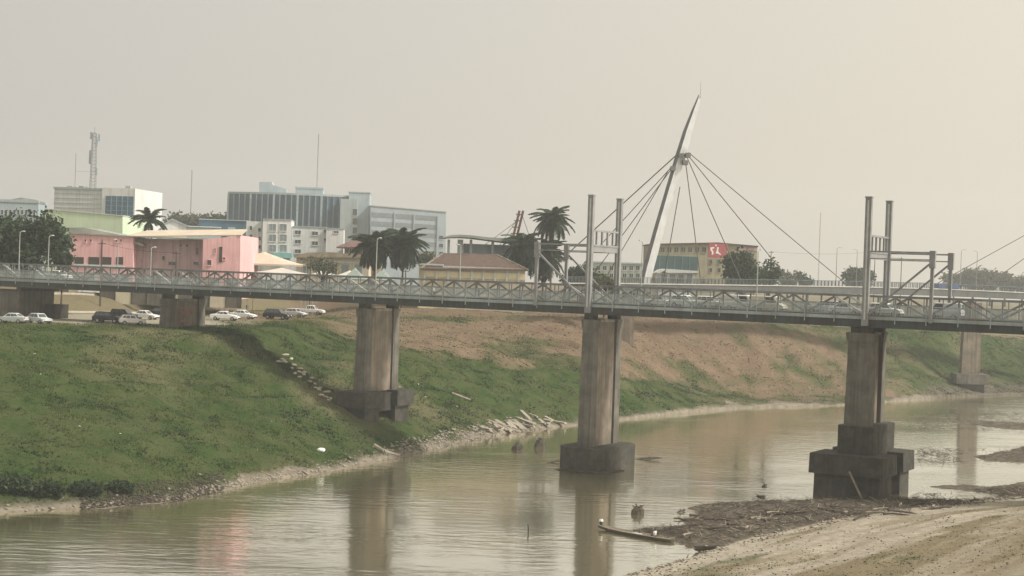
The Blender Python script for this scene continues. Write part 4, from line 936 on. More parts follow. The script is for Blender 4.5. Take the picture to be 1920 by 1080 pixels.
# ------------------------------------------------------------------ cars
CM = {}
def car_meshes(kind):
    if kind in CM: return CM[kind]
    P = dict(hatch=(3.9, 1.66, [(-1.95,.32),(-1.93,.80),(-1.85,.93),(.62,.93),(1.5,.82),(1.88,.66),(1.95,.34)], (-1.80,.80), (-1.35,.30), .93, 1.47),
             sedan=(4.5, 1.74, [(-2.25,.32),(-2.22,.88),(-2.0,.97),(.75,.95),(1.7,.82),(2.15,.66),(2.25,.34)], (-1.55,.95), (-.85,.35), .95, 1.46),
             suv=(4.5, 1.82, [(-2.25,.42),(-2.22,.95),(-2.1,1.08),(.85,1.07),(1.8,1.0),(2.18,.84),(2.25,.44)], (-2.08,1.05), (-1.75,.45), 1.07, 1.72),
             pickup=(5.2, 1.84, [(-2.6,.46),(-2.6,1.05),(-.85,1.05),(1.15,1.07),(2.1,1.0),(2.52,.86),(2.6,.48)], (-.85,1.2), (-.65,.6), 1.06, 1.76),
             van=(4.9, 1.9, [(-2.45,.36),(-2.45,1.1),(-2.4,1.12),(1.5,1.1),(2.1,.98),(2.42,.78),(2.45,.4)], (-2.43,1.75), (-2.38,1.05), 1.1, 2.05))[kind]
    L_, W_, prof, bx, tx, zb, zr = P; hw = W_/2; b = MB()
    # body: profile lofted over five widths for rounded sides
    secs = [(-hw, .86, .06), (-hw*.96, .97, .02), (-hw*.6, 1, 0), (hw*.6, 1, 0), (hw*.96, .97, .02), (hw, .86, .06)]; n = len(prof); vs = []
    zc = .62
    for y, s_, dz in secs: vs += [(x*(.985 if s_ < .9 else 1), y, zc+(z-zc)*s_) for x, z in prof]
    fs = [tuple(range(n)), tuple(range(len(vs)-1, len(vs)-n-1, -1))]
    for i in range(len(secs)-1):
        for k in range(n): fs.append((i*n+k, (i+1)*n+k, (i+1)*n+(k+1) % n, i*n+(k+1) % n))
    b.add(vs, fs); body = b
    wb, wt = hw*.93, hw*.74; c = MB()
    q = lambda x0, x1, w_, z: [(x0,-w_,z),(x1,-w_,z),(x1,w_,z),(x0,w_,z)]
    xm0, xm1 = tx; c.add(q(bx[0], bx[1], wb, zb-.03)+q(xm0, xm1, wt, zr-.06)+q(xm0+.12, xm1-.12, wt*.86, zr), [(0,3,2,1),(8,9,10,11)]+[(i,(i+1)%4,4+(i+1)%4,4+i) for i in range(4)]+[(4+i,4+(i+1)%4,8+(i+1)%4,8+i) for i in range(4)])
    gl = []
    def lerp3(a, b_, s_): return tuple(a[i]+(b_[i]-a[i])*s_ for i in range(3))
    B_ = q(bx[0], bx[1], wb, zb-.03); T_ = q(xm0, xm1, wt, zr-.06)
    def pane(i, j, u0, u1, v0, v1, out):
        f = lambda u, v: tuple(np.array(lerp3(lerp3(B_[i], B_[j], u), lerp3(T_[i], T_[j], u), v))+np.array(out))
        gl.append(MB().add([f(u0,v0), f(u1,v0), f(u1,v1), f(u0,v1)], [(0,1,2,3)]).mesh('window', win_g))
    for (i, j, o_) in ((0, 1, (0,-.012,.004)), (3, 2, (0,.012,.004))):
        if kind == 'van': pane(i, j, .62, .93, .12, .9, o_)
        elif kind == 'pickup': pane(i, j, .08, .48, .12, .92, o_); pane(i, j, .53, .92, .12, .92, o_)
        else: pane(i, j, .07, .28, .25, .9, o_); pane(i, j, .31, .56, .14, .92, o_); pane(i, j, .60, .92, .14, .92, o_)
    pane(1, 2, .08, .92, .1, .93, (.014, 0, .006)); pane(0, 3, .1, .9, .2, .9, (-.014, 0, .006))
    ty = MB().tube((0,-.1,0), (0,.1,0), .31 if kind not in ('suv','pickup') else .36, n=16); ri = MB().tube((0,-.115,0), (0,.115,0), .19, n=10)
    hl = MB().box((L_/2-.10, -hw*.92, .62), (L_/2-.015, -hw*.5, .76)).mesh('headlight', head); tl = MB().box((-L_/2+.005, -hw*.96, .70), (-L_/2+.09, -hw*.66, .90)).mesh('tail_light', tail)
    bm_ = MB().box((-L_/2-.05, -hw*.85, .30), (-L_/2+.04, hw*.85, .50)).box((L_/2-.04, -hw*.85, .28), (L_/2+.05, hw*.85, .48)).mesh('bumper', plastic)
    CM[kind] = (body, c, gl, ty.mesh('tyre', tyre), ri.mesh('rim', rim_m), hl, tl, bm_, L_, hw); return CM[kind]
CB = {}
def car(kind, m, label, loc, yaw, group, name='parked_car', sc=1.0):
    bo, ca, gl, ty, ri, hl, tl, bu, L_, hw = car_meshes(kind); key = (kind, m.name)
    if key not in CB: CB[key] = (bo.mesh('body', m), ca.mesh('cabin', m))
    r = empty(name, loc, yaw, label=label, cat={'pickup':'pickup truck','van':'van'}.get(kind, 'car'), group=group)
    r.scale = (sc, sc, sc)
    child('body', CB[key][0], r); c = child('cabin', CB[key][1], r)
    for g_ in gl: child('window', g_, c)
    wz = .31 if kind not in ('suv','pickup') else .36
    for sx in (-.30, .30):
        for sy in (-1, 1): wv = child('wheel', ty, r, (sx*L_, sy*(hw-.10), wz)); child('rim', ri, wv)
    child('headlight', hl, r); o = child('headlight', hl, r, (0, hw*1.42, 0)); child('tail_light', tl, r); child('tail_light', tl, r, (0, hw*1.62, 0)); child('bumper', bu, r)
    return r
def park(kind, m, label, px, py, yaw, sc=1.12):
    p = hit(px, py); return car(kind, m, label, (p.x, p.y, p.z+.02), R(yaw), 'cars parked on the river terrace', sc=sc)
park('sedan', car_s, 'silver sedan cut by the frame edge below the abutment', 22, 606, 172)
park('hatch', car_s, 'silver grey hatchback right of the cut off silver sedan', 74, 607, -38)
park('suv', car_k, 'black estate car nearest the white hatchback by the first pier', 203, 606, -10)
park('suv', car_k, 'black car behind the white hatchback by the first pier', 232, 600, -14)
park('hatch', car_w, 'white hatchback showing its rear in front of the black cars', 247, 609, 22)
park('sedan', car_w, 'white sedan between the black cars and the first pier', 272, 599, -16)
park('sedan', car_k, 'dark car half hidden by the left side of the first pier', 300, 594, -8)
park('sedan', car_w, 'white sedan just right of the first pier', 422, 601, -6, 1.2)
park('sedan', car_w, 'white sedan behind the one right of the first pier', 455, 598, -14, 1.2)
park('suv', car_k, 'black estate car left of the white pickup truck', 520, 599, -16, 1.2)
park('hatch', car_s, 'silver hatchback between the black estate car and the white pickup', 554, 594, -20, 1.2)
park('pickup', car_w, 'white double cab pickup on the earth track', 583, 590, -8, 1.18)
park('hatch', car_w, 'small white car up on the embankment road under the bridge', 168, 552, 0)
def drive(kind, m, label, px, n_, flip=False):
    best = min(np.arange(-30, 165, .25), key=lambda t: abs(960 + F*(BP(t, n_).x/BP(t, n_).y) - px))
    p = BP(best, n_, ZD+.01); car(kind, m, label, p, -TH + (math.pi if flip else 0), 'vehicles driving over the road bridge', 'moving_car')
drive('suv', car_w, 'white car driving at the bank end of the truss bridge', 112, 3.2)
drive('sedan', car_w, 'white car between the tall tower and the footbridge mast on the truss bridge', 1240, 3.4)
drive('suv', car_w, 'white car second behind the van on the river span', 1288, 3.4)
drive('suv', car_w, 'white car with dark windows right behind the van on the river span', 1335, 3.4)
drive('van', car_w, 'white van queueing on the middle of the river span', 1392, 3.3)
drive('van', mat('car_cream', (.62, .6, .5), .3), 'cream van ahead of the white van on the river span', 1440, 3.3)
drive('suv', car_s, 'silver car left of the right hand tower on the truss bridge', 1545, 5.6, True)
drive('sedan', car_w, 'white car next to the silver car by the right hand tower', 1585, 3.3)
drive('suv', car_w, 'white car between the right hand tower posts on the truss bridge', 1660, 3.4)
drive('van', car_s, 'silver van right of the anchor posts on the truss bridge', 1770, 5.6, True)

# ------------------------------------------------------------------ people
def person(label, loc, rz, pose, top, bottom, hat=None, h_=1.7):
    J = dict(pel=(0,0,.95), ch=(0,0,1.28), nk=(0,0,1.46), hd=(.02,0,1.58), tp=(.01,0,1.70))
    legs = {'walk': [((0,.09,.90),(.14,.10,.50),(.06,.10,.08),(.20,.11,.03)), ((0,-.09,.90),(-.05,-.10,.50),(-.26,-.10,.12),(-.14,-.11,.03))],
            'stand': [((0,.09,.90),(.02,.11,.48),(0,.12,.08),(.16,.14,.03)), ((0,-.09,.90),(.02,-.11,.48),(0,-.12,.08),(.16,-.14,.03))],
            'sit': [((0,.09,.92),(.42,.12,.98),(.46,.13,.55),(.62,.14,.50)), ((0,-.09,.92),(.42,-.12,.98),(.46,-.13,.55),(.62,-.14,.50))]}[pose]
    arms = {'walk': [((0,.19,1.40),(-.10,.24,1.12),(.02,.25,.88)), ((0,-.19,1.40),(.06,-.24,1.12),(.22,-.22,.92))],
            'stand': [((0,.19,1.40),(-.03,.25,1.12),(.05,.26,.86)), ((0,-.19,1.40),(-.03,-.25,1.12),(.05,-.26,.86))],
            'sit': [((0,.19,1.40),(.06,.26,1.14),(.32,.20,1.08)), ((0,-.19,1.40),(.06,-.26,1.14),(.32,-.20,1.08))]}[pose]
    vs = [J['pel'], J['ch'], J['nk'], J['hd'], J['tp']]; rad = [.15, .165, .06, .10, .075]; es = [(0,1),(1,2),(2,3),(3,4)]
    for lg in legs:
        o = len(vs); vs += list(lg); rad += [.10, .068, .045, .04]; es += [(0,o),(o,o+1),(o+1,o+2),(o+2,o+3)]
    for am in arms:
        o = len(vs); vs += list(am); rad += [.062, .046, .032]; es += [(1,o),(o,o+1),(o+1,o+2)]
        e = Vector(am[2]); d = (e-Vector(am[1])).normalized(); sd_ = d.cross(Vector((0,1,0))).normalized()
        palm_ = e+d*.07; vs.append(tuple(palm_)); rad.append(.028); es.append((o+2,o+3))
        for k in range(4): vs.append(tuple(palm_+d*(.075-.008*abs(k-1.3))+sd_*(.02*(k-1.5)))); rad.append(.009); es.append((o+3,o+4+k))
        vs.append(tuple(e+d*.06+sd_*.055)); rad.append(.010); es.append((o+2,o+8))
    me = bpy.data.meshes.new('person'); me.from_pydata([Vector(v)*h_/1.7 for v in vs], es, [])
    o = bpy.data.objects.new('person', me); COL.objects.link(o)
    md = o.modifiers.new('skin', 'SKIN'); o.modifiers.new('sub', 'SUBSURF').levels = 1
    if not me.skin_vertices: bpy.context.view_layer.update()
    sv = me.skin_vertices[0].data if me.skin_vertices else None
    if sv:
        for i, r_ in enumerate(rad): sv[i].radius = (r_, r_); sv[i].use_root = (i == 0)
    bpy.context.view_layer.update(); dg = bpy.context.evaluated_depsgraph_get(); m2 = bpy.data.meshes.new_from_object(o.evaluated_get(dg))
    o.modifiers.clear(); o.data = m2; m2.materials.clear()
    for mm in (skin_m, top, bottom, hair_m): m2.materials.append(mm)
    s_ = h_/1.7
    for p in m2.polygons:
        z = p.center.z/s_; x = p.center.x/s_; y = abs(p.center.y)/s_; p.use_smooth = True
        if z > 1.60 or (z > 1.55 and x < -.02): i = 3
        elif z > 1.46: i = 0
        elif z > .98 and y < .27 and not (pose == 'sit' and x > .2): i = 1
        elif pose == 'sit' and x > .2 and z > 1.03 and y > .17: i = 0
        elif y > .2 and z > .75: i = 0
        elif z > .09: i = 2
        else: i = 3
        p.material_index = i
    o.location = loc; o.rotation_euler = (0, 0, rz); tag(o, label=label, cat='person')
    return o
def bridge_t(px, n_): return min(np.arange(-30, 165, .25), key=lambda t: abs(960 + F*(BP(t, n_).x/BP(t, n_).y) - px))
person('person in dark clothes walking on the near sidewalk of the truss bridge', BP(bridge_t(897, .9), .9, ZB+1.352), -TH+math.pi, 'walk', cl_dark, cl_dark)
person('person in white top walking on the truss bridge sidewalk', BP(bridge_t(815, .9), .9, ZB+1.352), -TH, 'walk', cl_white, cl_dark)
person('person in grey walking on the sidewalk close to the second pier', BP(bridge_t(736, .9), .9, ZB+1.352), -TH, 'walk', cl_grey, cl_blue)
pp = hit(463, 584); person('person in dark clothes standing behind the white sedans on the terrace', pp, 2.2, 'stand', cl_dark, cl_dark)
for i, (px, lb, cl) in enumerate(((1226, 'person in dark clothes on the footbridge beside the mast foot', cl_dark), (1270, 'person in red top crossing the footbridge', cl_red), (1318, 'person in blue crossing the footbridge under the yellow block', cl_blue))):
    p = atY(px, interp(px), FB(px)+1.5); p.z = atY(px, interp(px), FB(px)).z+.165; person(lb, p, 0 if i else math.pi, 'walk', cl, cl_dark)

# ------------------------------------------------------------------ canoe
pa = atZ(1122, 992, 0); pb = atZ(1261, 1017, 0); L_ = (pb-pa).length; ya = math.atan2((pb-pa).y, (pb-pa).x); mid = (pa+pb)/2
cn = empty('canoe', (mid.x, mid.y, -.12), ya, label='long narrow wooden canoe moored by the mud flat', cat='boat')
secs = []; n = 18
for k in range(n+1):
    s_ = k/n*2-1; wv = .62*(1-abs(s_)**2.6*.86) if s_ < 0 else .62*(1-abs(s_)**3*.45); sh = .44+.16*max(0, -s_)**3+.05*max(0, s_)**2
    x = s_*L_/2; secs.append([(x, -wv, sh), (x, -wv*.78, .12+.2*max(0,-s_)**4), (x, 0, .02+.3*max(0,-s_)**4), (x, wv*.78, .12+.2*max(0,-s_)**4), (x, wv, sh)])
h1 = MB(); h2 = MB(); fl = []
for st in secs: fl += st
fs = [(i*5+k, i*5+k+1, i*5+k+6, i*5+k+5) for i in range(n) for k in range(4)] + [tuple(n*5+k for k in range(5)), (4,3,2,1,0)]
h1.add(fl, fs).part('hull', hull_d, cn, smooth=True)
inn = [(x*.985, y*.88, z+(.05 if abs(y) < .4 else -.02)) for (x, y, z) in fl]; h2.add(inn, [f[::-1] for f in fs[:-2]]).part('lining', hull_m, cn, smooth=True)
for k in (-1, 1): MB().path([(st[0][0], k*st[4][1]*.97, st[0][2]+.01) for st in secs], .05, 5).part('gunwale', hull_m, cn)
for x in (-.32, -.12, .12, .30): MB().box((x*L_-.14, -.50, .33), (x*L_+.14, .50, .37)).part('thwart', wood_l, cn)
MB().box((-.2*L_, -.35, .14), (.12*L_, .38, .30)).box((-.02*L_, -.3, .3), (.08*L_, .28, .42)).part('cargo', canvas_w, cn)
person('person in white top sitting in the stern of the canoe', Vector((mid.x, mid.y, -.12)) + Matrix.Rotation(ya, 3, 'Z') @ Vector((.27*L_, 0, -.47)), ya+math.pi, 'sit', cl_white, cl_dark)
mo = empty('outboard_motor', Vector((mid.x, mid.y, 0)) + Matrix.Rotation(ya, 3, 'Z') @ Vector((-L_/2+.35, 0, .5)), ya, label='small dark motor with white cowl on the canoe bow end', cat='motor')
MB().frus((0,0), (.13,.10), -.05, (0,0), (.12,.09), .38).part('shaft_housing', plastic, mo); MB().frus((0,0), (.2,.14), .385, (0,0), (.14,.1), .62).part('cowl', white_p, mo)
pd = atZ(1325, 1031, .1); dg2 = empty('small_boat', (pd.x, pd.y, gz(pd.x, pd.y)-.03), R(10), label='small upturned rim of a half sunk skiff on the mud edge', cat='boat')
sk = MB(); ring = [(1.5*math.cos(a), .55*math.sin(a)) for a in np.linspace(0, 2*math.pi, 21)[:-1]]
sk.add([(x, y, .42) for x, y in ring]+[(x*.75, y*.7, .05) for x, y in ring]+[(x*.68, y*.62, .07) for x, y in ring]+[(x*.93, y*.9, .42) for x, y in ring], [(r_*20+i, r_*20+(i+1) % 20, ((r_+1) % 4)*20+(i+1) % 20, ((r_+1) % 4)*20+i) for r_ in range(4) for i in range(20)]+[tuple(range(40, 60))]).part('hull', hull_d, dg2); MB().box((-.12, -.46, .33), (.12, .46, .37)).part('thwart', wood_l, dg2)

# ------------------------------------------------------------------ rocks, rubble, driftwood
def rock_mesh(seed, sx, sy, sz, name='rock', m=None, nn=8):
    g = np.random.default_rng(seed); vs = []; fs = []; nu, nv = 10, 6
    for j in range(nv+1):
        for i in range(nu):
            a = 6.283*i/nu; e = math.pi*j/nv-math.pi/2; r_ = 1+.28*(g.random()-.5); vs.append((sx*r_*math.cos(a)*math.cos(e), sy*r_*math.sin(a)*math.cos(e), sz*r_*math.sin(e)))
    for j in range(nv):
        for i in range(nu): fs.append((j*nu+i, j*nu+(i+1) % nu, (j+1)*nu+(i+1) % nu, (j+1)*nu+i))
    return MB().add(vs, fs).mesh(name, m or rock_m)
def place(name, me, p, rz, **kw):
    o = bpy.data.objects.new(name, me); COL.objects.link(o); o.location = p; o.rotation_euler = (random.uniform(-.15,.15), random.uniform(-.15,.15), rz); return tag(o, **kw)
place('boulder', rock_mesh(1, 1.0, .7, .9), atZ(971, 842, .05), .3, label='smaller dark boulder in the shallows left of the mid river pier', cat='rock')
place('boulder', rock_mesh(4, 1.4, .9, 1.35), atZ(1013, 838, .1), 1.0, label='larger pointed dark boulder in the shallows left of the mid river pier', cat='rock')
st = place('tree_stump', rock_mesh(3, .8, .7, .75, m=wood_d), atZ(1196, 962, .1), .2, label='dark waterlogged stump standing in the river beyond the canoe', cat='stump')
for k in range(4): a = k*1.7; child('root', MB().path([(0,0,.3), (.5*math.cos(a), .5*math.sin(a), .75+.2*(k % 2)), (.75*math.cos(a), .75*math.sin(a), .95)], .11, 6, r1=.04).mesh('root', wood_d), st)
p = atZ(990, 1000, 0); MB().path([(p.x, p.y, -.6), (p.x+.05, p.y, .4), (p.x-.05, p.y, .95)], .10, 6, r1=.06).top('mooring_stake', wood_d, label='thin dark stake standing alone in open water left of the canoe', cat='stake')
LG = 'broken pale slabs tipped on the water edge'
sm = [MB().frus((0,0), (1.5*a, .42), -.12, (0,.05), (1.42*a, .38), .13).mesh('concrete_slab', slab_m) for a in (.6, .9, 1.2)]
for k in range(30):
    px = random.uniform(905, 1045); py = 812-(px-905)*.10-abs(random.gauss(0, 1))*11; py = min(py, 806-(px-905)*.1); q = hit(px, py)
    o = place('concrete_slab', sm[k % 3], q+Vector((0,0,.15)), random.uniform(.9, 1.6)+1.2, label='pale broken slab in the rubble heap at the water edge left of the mid river pier', cat='slab', group=LG); o.rotation_euler[1] = random.uniform(-.5, .1)
for (a, b_, y0, y1, lb) in ((847, 882, 739, 752, 'pale pipe end sticking out of the grass below the earth slope'),):
    p, q = hit(a, y0), hit(b_, y1); MB().tube(p+Vector((0,0,.2)), q+Vector((0,0,.15)), .22, n=8).top('drain_pipe', slab_m, label=lb, cat='pipe')
trail_m = mat('trail_stone', (.46, .42, .34), .9, (.34, .30, .24), 1.0)
# pale stone trail down the slope beside the second pier
for k in range(26):
    s_ = k/25; px = np.interp(s_, [0, .3, .6, 1], [515, 548, 578, 610])+random.gauss(0, 7); py = np.interp(s_, [0, .3, .6, 1], [671, 690, 715, 748])+random.gauss(0, 4)
    q = hit(px, py); place('trail_stone', rock_mesh(100+k % 6, .3+.5*random.random(), .28+.2*random.random(), .22, m=trail_m), q+Vector((0,0,.08)), random.uniform(0, 3), label='pale stone of the rubble trail running down the grass beside the second pier', cat='stone', group='stones of the rubble trail')
place('white_sack', rock_mesh(55, .6, .4, .3, m=white_p), hit(602, 846)+Vector((0,0,.15)), .3, label='bright white crumpled sack at the water edge below the second pier', cat='sack')
MB().path([hit(702, 838)+Vector((0,0,.2)), hit(720, 850)+Vector((0,0,.3)), hit(748, 856)+Vector((0,0,.15))], .35, 7, r1=.22).top('bleached_log', wood_l, label='bleached log lying at the shore under the second pier', cat='log')
# individual logs
lm = [MB().path([(-L2/2,0,0), (-L2*.15,.12*L2,.05), (L2*.2,.05*L2,.1), (L2/2,.1*L2,.03)], .16, 6, r1=.07).path([(L2*.1,.08*L2,.08), (L2*.28,.3*L2,.5)], .07, 5, r1=.02).mesh('driftwood_log', m_) for L2, m_ in ((3.2, wood_d), (2.4, wood_l), (4.4, wood_d), (1.8, wood_d))]
for k in range(46):
    px = random.uniform(1290, 1860); py = np.interp(px, [1290, 1400, 1600, 1860], [965, 950, 948, 937])+random.random()*np.interp(px, [1290, 1500, 1700, 1860], [50, 35, 22, 4]); q = hit(px, py)
    place('driftwood_log', lm[k % 4], q+Vector((0,0,.1)), random.uniform(-.6, 1.4), label='driftwood log stranded on the dark mud flat below the riverside pier', cat='log', group='driftwood logs on the mud flat')
for k, (px, py) in enumerate(((1435, 912), (1427, 932), (1278, 975), (1275, 960))): q = atZ(px, py, 0); place('driftwood_log', lm[3], q+Vector((0,0,.05)), 1.0+k, label='snag of branches poking out of the water off the mud flat', cat='log', group='snags in the water')
for k, (px, py) in enumerate(((1210, 862), (1218, 864), (1040, 868))): q = atZ(px, py, 0); place('driftwood_log', lm[2 if k < 2 else 1], q+Vector((0,0,.1)), .1+k*.2, label='log jammed against the mid river pier footing', cat='log', group='logs at the mid river pier')
# loose debris: twigs on the mud flats, gravel and litter on the shores
def twigs(name, spots, n, smin, smax, m, label, thick=.035, flat=False, z0=None):
    Vs = []; Qs = []; o = 0
    for k in range(n):
        x, y = spots(); z = gz(x, y) if z0 is None else z0
        if z < -.03: continue
        a = random.uniform(0, 6.283); l_ = random.uniform(smin, smax); d = np.array([math.cos(a), math.sin(a), random.uniform(-.1, .5 if not flat else .1)])*l_/2; s_ = np.array([-math.sin(a), math.cos(a), 0])*thick*random.uniform(.6, 1.6); u = np.array([0, 0, thick*1.3]); c = np.array([x, y, z+.05+abs(d[2])*.5])
        Vs += [c-d-s_, c-d+s_, c-d+u, c+d-s_*.5, c+d+s_*.5, c+d+u*.5]; Qs += [[o,o+3,o+5,o+2], [o+1,o+2,o+5,o+4], [o,o+1,o+4,o+3]]; o += 6
    ob = bpy.data.objects.new(name, npmesh(name, np.array(Vs), np.array(Qs), m)); COL.objects.link(ob); tag(ob, kind='stuff', label=label)
def sp_mud():
    px = random.uniform(1180, 1930); py = np.interp(px, [1180, 1290, 1300, 1500, 1900], [996, 985, 945, 938, 915])+random.random()**1.2*np.interp(px, [1180, 1330, 1500, 1900], [8, 80, 48, 30]); q = atZ(px, py, .2); return q.x, q.y
twigs('driftwood_litter', sp_mud, 2600, .5, 2.2, wood_d, 'tangle of dark twigs and branches on the mud flats')
twigs('pale_twig_litter', sp_mud, 420, .3, 1.4, wood_l, 'scattered bleached twigs on the mud flats', .05)
def sp_shoal():
    q = atZ(random.uniform(1720, 1930), random.choice([random.uniform(772, 804), random.uniform(840, 866)]), .2); return q.x, q.y
twigs('shoal_litter', sp_shoal, 700, .6, 2.5, wood_d, 'twigs stranded on the low shoals')
def sp_pier():
    a = random.uniform(-.2, 1.0); q = BP(TP[3]+random.uniform(-2.6, 3.2), -2.1-abs(random.gauss(0, .35))) if a < .6 else BP(TP[3]+3.8+abs(random.gauss(0, .4)), random.uniform(-2.6, 4)); return q.x, q.y
twigs('pier_debris', sp_pier, 160, .5, 2.0, wood_d, 'flood debris caught at the waterline of the mid river pier', .06, True, 0.0)
def pebbles(name, spots, n, s0, s1, m, label):
    base = np.array([(1,0,0),(0,1,0),(-1,0,0),(0,-1,0),(0,0,.8),(0,0,-.5)]); tri = np.array([(0,1,4),(1,2,4),(2,3,4),(3,0,4),(1,0,5),(2,1,5),(3,2,5),(0,3,5)]); Vs = []; Ts = []
    for k in range(n):
        q = spots(); a = random.uniform(0, 6.283); s_ = random.uniform(s0, s1)*np.array([1, random.uniform(.5, 1), random.uniform(.4, .8)]); rot = np.array([[math.cos(a), -math.sin(a), 0], [math.sin(a), math.cos(a), 0], [0, 0, 1]])
        Ts.append(tri+len(Vs)*6); Vs.append((base*(1+.3*rng.normal(size=(6,1)))*s_)@rot.T+np.array([q.x, q.y, q.z+s_[2]*.2]))
    ob = bpy.data.objects.new(name, npmesh(name, np.concatenate(Vs), np.concatenate(Ts), m)); COL.objects.link(ob); tag(ob, kind='stuff', label=label)
wl = ([0,150,340,480,600,740,860,960,1090,1200,1390,1560], [962,956,938,905,888,860,832,812,797,784,766,761])
def sp_shore():
    px = random.choice([random.uniform(0, 1100), random.gauss(620, 60), random.gauss(860, 70), random.gauss(440, 40)]); px = min(max(px, 0), 1100); return hit(px, np.interp(px, *wl)-abs(random.gauss(0, 1))*np.interp(px, [0,200,330,480,700,900,1100], [6,12,14,7,14,12,4])-1)
pebbles('shore_rubble', sp_shore, 600, .06, .34, slab_m, 'pale stones and rubble along the waterline')
def sp_shore2():
    px = random.uniform(150, 420); return hit(px, np.interp(px, *wl)-random.random()**1.3*40)
pebbles('shore_gravel', sp_shore2, 1500, .10, .30, rock_m, 'dark gravel apron at the foot of the grass slope')
def sp_ledge():
    px = random.uniform(720, 1000); return hit(px, np.interp(px, *wl)-random.random()*30)
pebbles('ledge_rubble', sp_ledge, 520, .10, .5, slab_m, 'pale clay lumps and rubble on the low ledge')
def sp_near():
    px = random.uniform(1200, 1920); return hit(px, random.uniform(np.interp(px, [1200,1400,1600,1920], [1070,1015,972,935]), 1080))
def sp_red():
    px = random.uniform(640, 1700); return hit(px, random.uniform(np.interp(px, [640,1000,1700], [582,600,625]), np.interp(px, [640,760,1000,1300,1700], [600,660,690,735,740])))
pebbles('slope_clods', sp_red, 2600, .08, .38, mat('clay_clods', (.22, .15, .105), .95, (.12, .09, .065), 1.0), 'loose clay clods on the bare earth slope')
pebbles('sand_clods', sp_near, 1100, .03, .15, rock_m, 'small clods on the near sandy bank')
def sp_lit():
    px = random.uniform(0, 900); return hit(px, random.uniform(640, np.interp(px, *wl)-10))
def sp_edge():
    px = random.uniform(1180, 1920); return hit(px, np.interp(px, [1180,1290,1400,1600,1850,1920], [1075,1047,1013,968,938,931])+random.gauss(1, 3))
pebbles('bank_edge_rubble', sp_edge, 420, .06, .32, slab_m, 'grey stones along the worn edge of the near bank')
pebbles('white_litter', sp_lit, 18, .10, .25, white_p, 'scraps of white litter on the grass slope')

# ------------------------------------------------------------------ grass cover
def grassmat(name, cols):
    m = bpy.data.materials.new(name); m.use_nodes = True; t = m.node_tree; b = t.nodes['Principled BSDF']; b.inputs['Roughness'].default_value = .7; b.inputs['Specular IOR Level'].default_value = .15
    at = N(t, 'ShaderNodeAttribute'); at.attribute_name = 'tint'; rp_ = N(t, 'ShaderNodeValToRGB'); t.links.new(at.outputs['Fac'], rp_.inputs[0])
    els = rp_.color_ramp.elements
    while len(els) < len(cols): els.new(.5)
    for e, (pz_, c) in zip(els, cols): e.position = pz_; e.color = (*c, 1)
    t.links.new(rp_.outputs[0], b.inputs['Base Color']); return m
gmat = grassmat('grass_blades', [(0, (.014, .029, .008)), (.3, (.030, .057, .013)), (.6, (.060, .092, .021)), (.82, (.105, .115, .038)), (1, (.23, .19, .11))])
def grass_on(name, X, Y_, Z_, dens, tint, n, hmin, hmax, label, nb=4):
    """n tufts scattered over grid quads with probability ~ area*dens"""
    g = np.random.default_rng(5); p00 = np.stack([X, Y_, Z_], -1); a = p00[:-1,:-1]; b = p00[1:,:-1]; c = p00[:-1,1:]; d = p00[1:,1:]
    ar = np.linalg.norm(np.cross(b-a, c-a), axis=-1); wgt = (ar*dens[:-1,:-1]).ravel(); pk = g.choice(len(wgt), n, p=wgt/wgt.sum()); u = g.random((n,1)); v = g.random((n,1))
    A_, B_, C_, D_ = (q.reshape(-1,3)[pk] for q in (a, b, c, d)); P = A_*(1-u)*(1-v)+B_*u*(1-v)+C_*(1-u)*v+D_*u*v
    tn = tint[:-1,:-1].ravel()[pk]; cl = fbm(P[:,0]/2.2, P[:,1]/2.2, 3, 15); hh = (hmin+(hmax-hmin)*np.clip((cl-.25)*2, 0, 1)*g.random(n))[:,None]
    Vs = []; tt = []
    for k in range(nb):
        an = g.random(n)*6.283; ln = np.stack([np.cos(an), np.sin(an), np.zeros(n)], -1); off_ = ln*g.random((n,1))*.18; wd = hh*.17; sx = np.stack([-np.sin(an), np.cos(an), np.zeros(n)], -1)*wd
        bs = P+off_-np.array([0,0,.03]); tip = bs+ln*hh*(.2+.6*g.random((n,1)))+np.array([0,0,1])*hh*(.6+.5*g.random((n,1)))
        Vs.append(np.stack([bs-sx, bs+sx, tip], 1)); tt.append(np.repeat(np.clip(tn+.16*g.normal(size=n), 0, 1), 3))
    V_ = np.concatenate(Vs).reshape(-1,3); me = npmesh(name, V_, np.arange(len(V_)).reshape(-1,3), gmat)
    at = me.attributes.new('tint', 'FLOAT', 'POINT'); at.data.foreach_set('value', np.concatenate(tt).astype(np.float32))
    o = bpy.data.objects.new(name, me); COL.objects.link(o); tag(o, kind='stuff', label=label)
f_ = FARB; ok = (f_['ri'] < cum[8]+1)*(f_['Z'] > .45)*(f_['X'] > -105)*(f_['X'] < 175)*(f_['Y'] < 520)
dens = ok*np.clip(1-1.0*f_['red'], .2, 1)*np.clip(.35+2.2*(fbm(f_['X']/2.5, f_['Y']/2.5, 3, 151)-.2), .15, 1.4)*np.clip(1-1.3*f_['sand'], 0, 1)
tint = .42+(fbm(f_['X']/11, f_['Y']/11, 4, 131)-.47)*1.15+(fbm(f_['X']/3, f_['Y']/3, 3, 132)-.47)*.5+f_['red']*.42+.10*np.clip(f_['Z']/16, 0, 1)
tint = np.clip(tint+.9*rill*(f_['Z'] > 1), 0, 1); tint = np.where(f_['red'] < .3, np.minimum(tint, .78), tint)
grass_on('bank_grass', f_['X'], f_['Y'], f_['Z'], dens, tint, 230000, .12, .48, 'rough green grass covering the far bank slope')
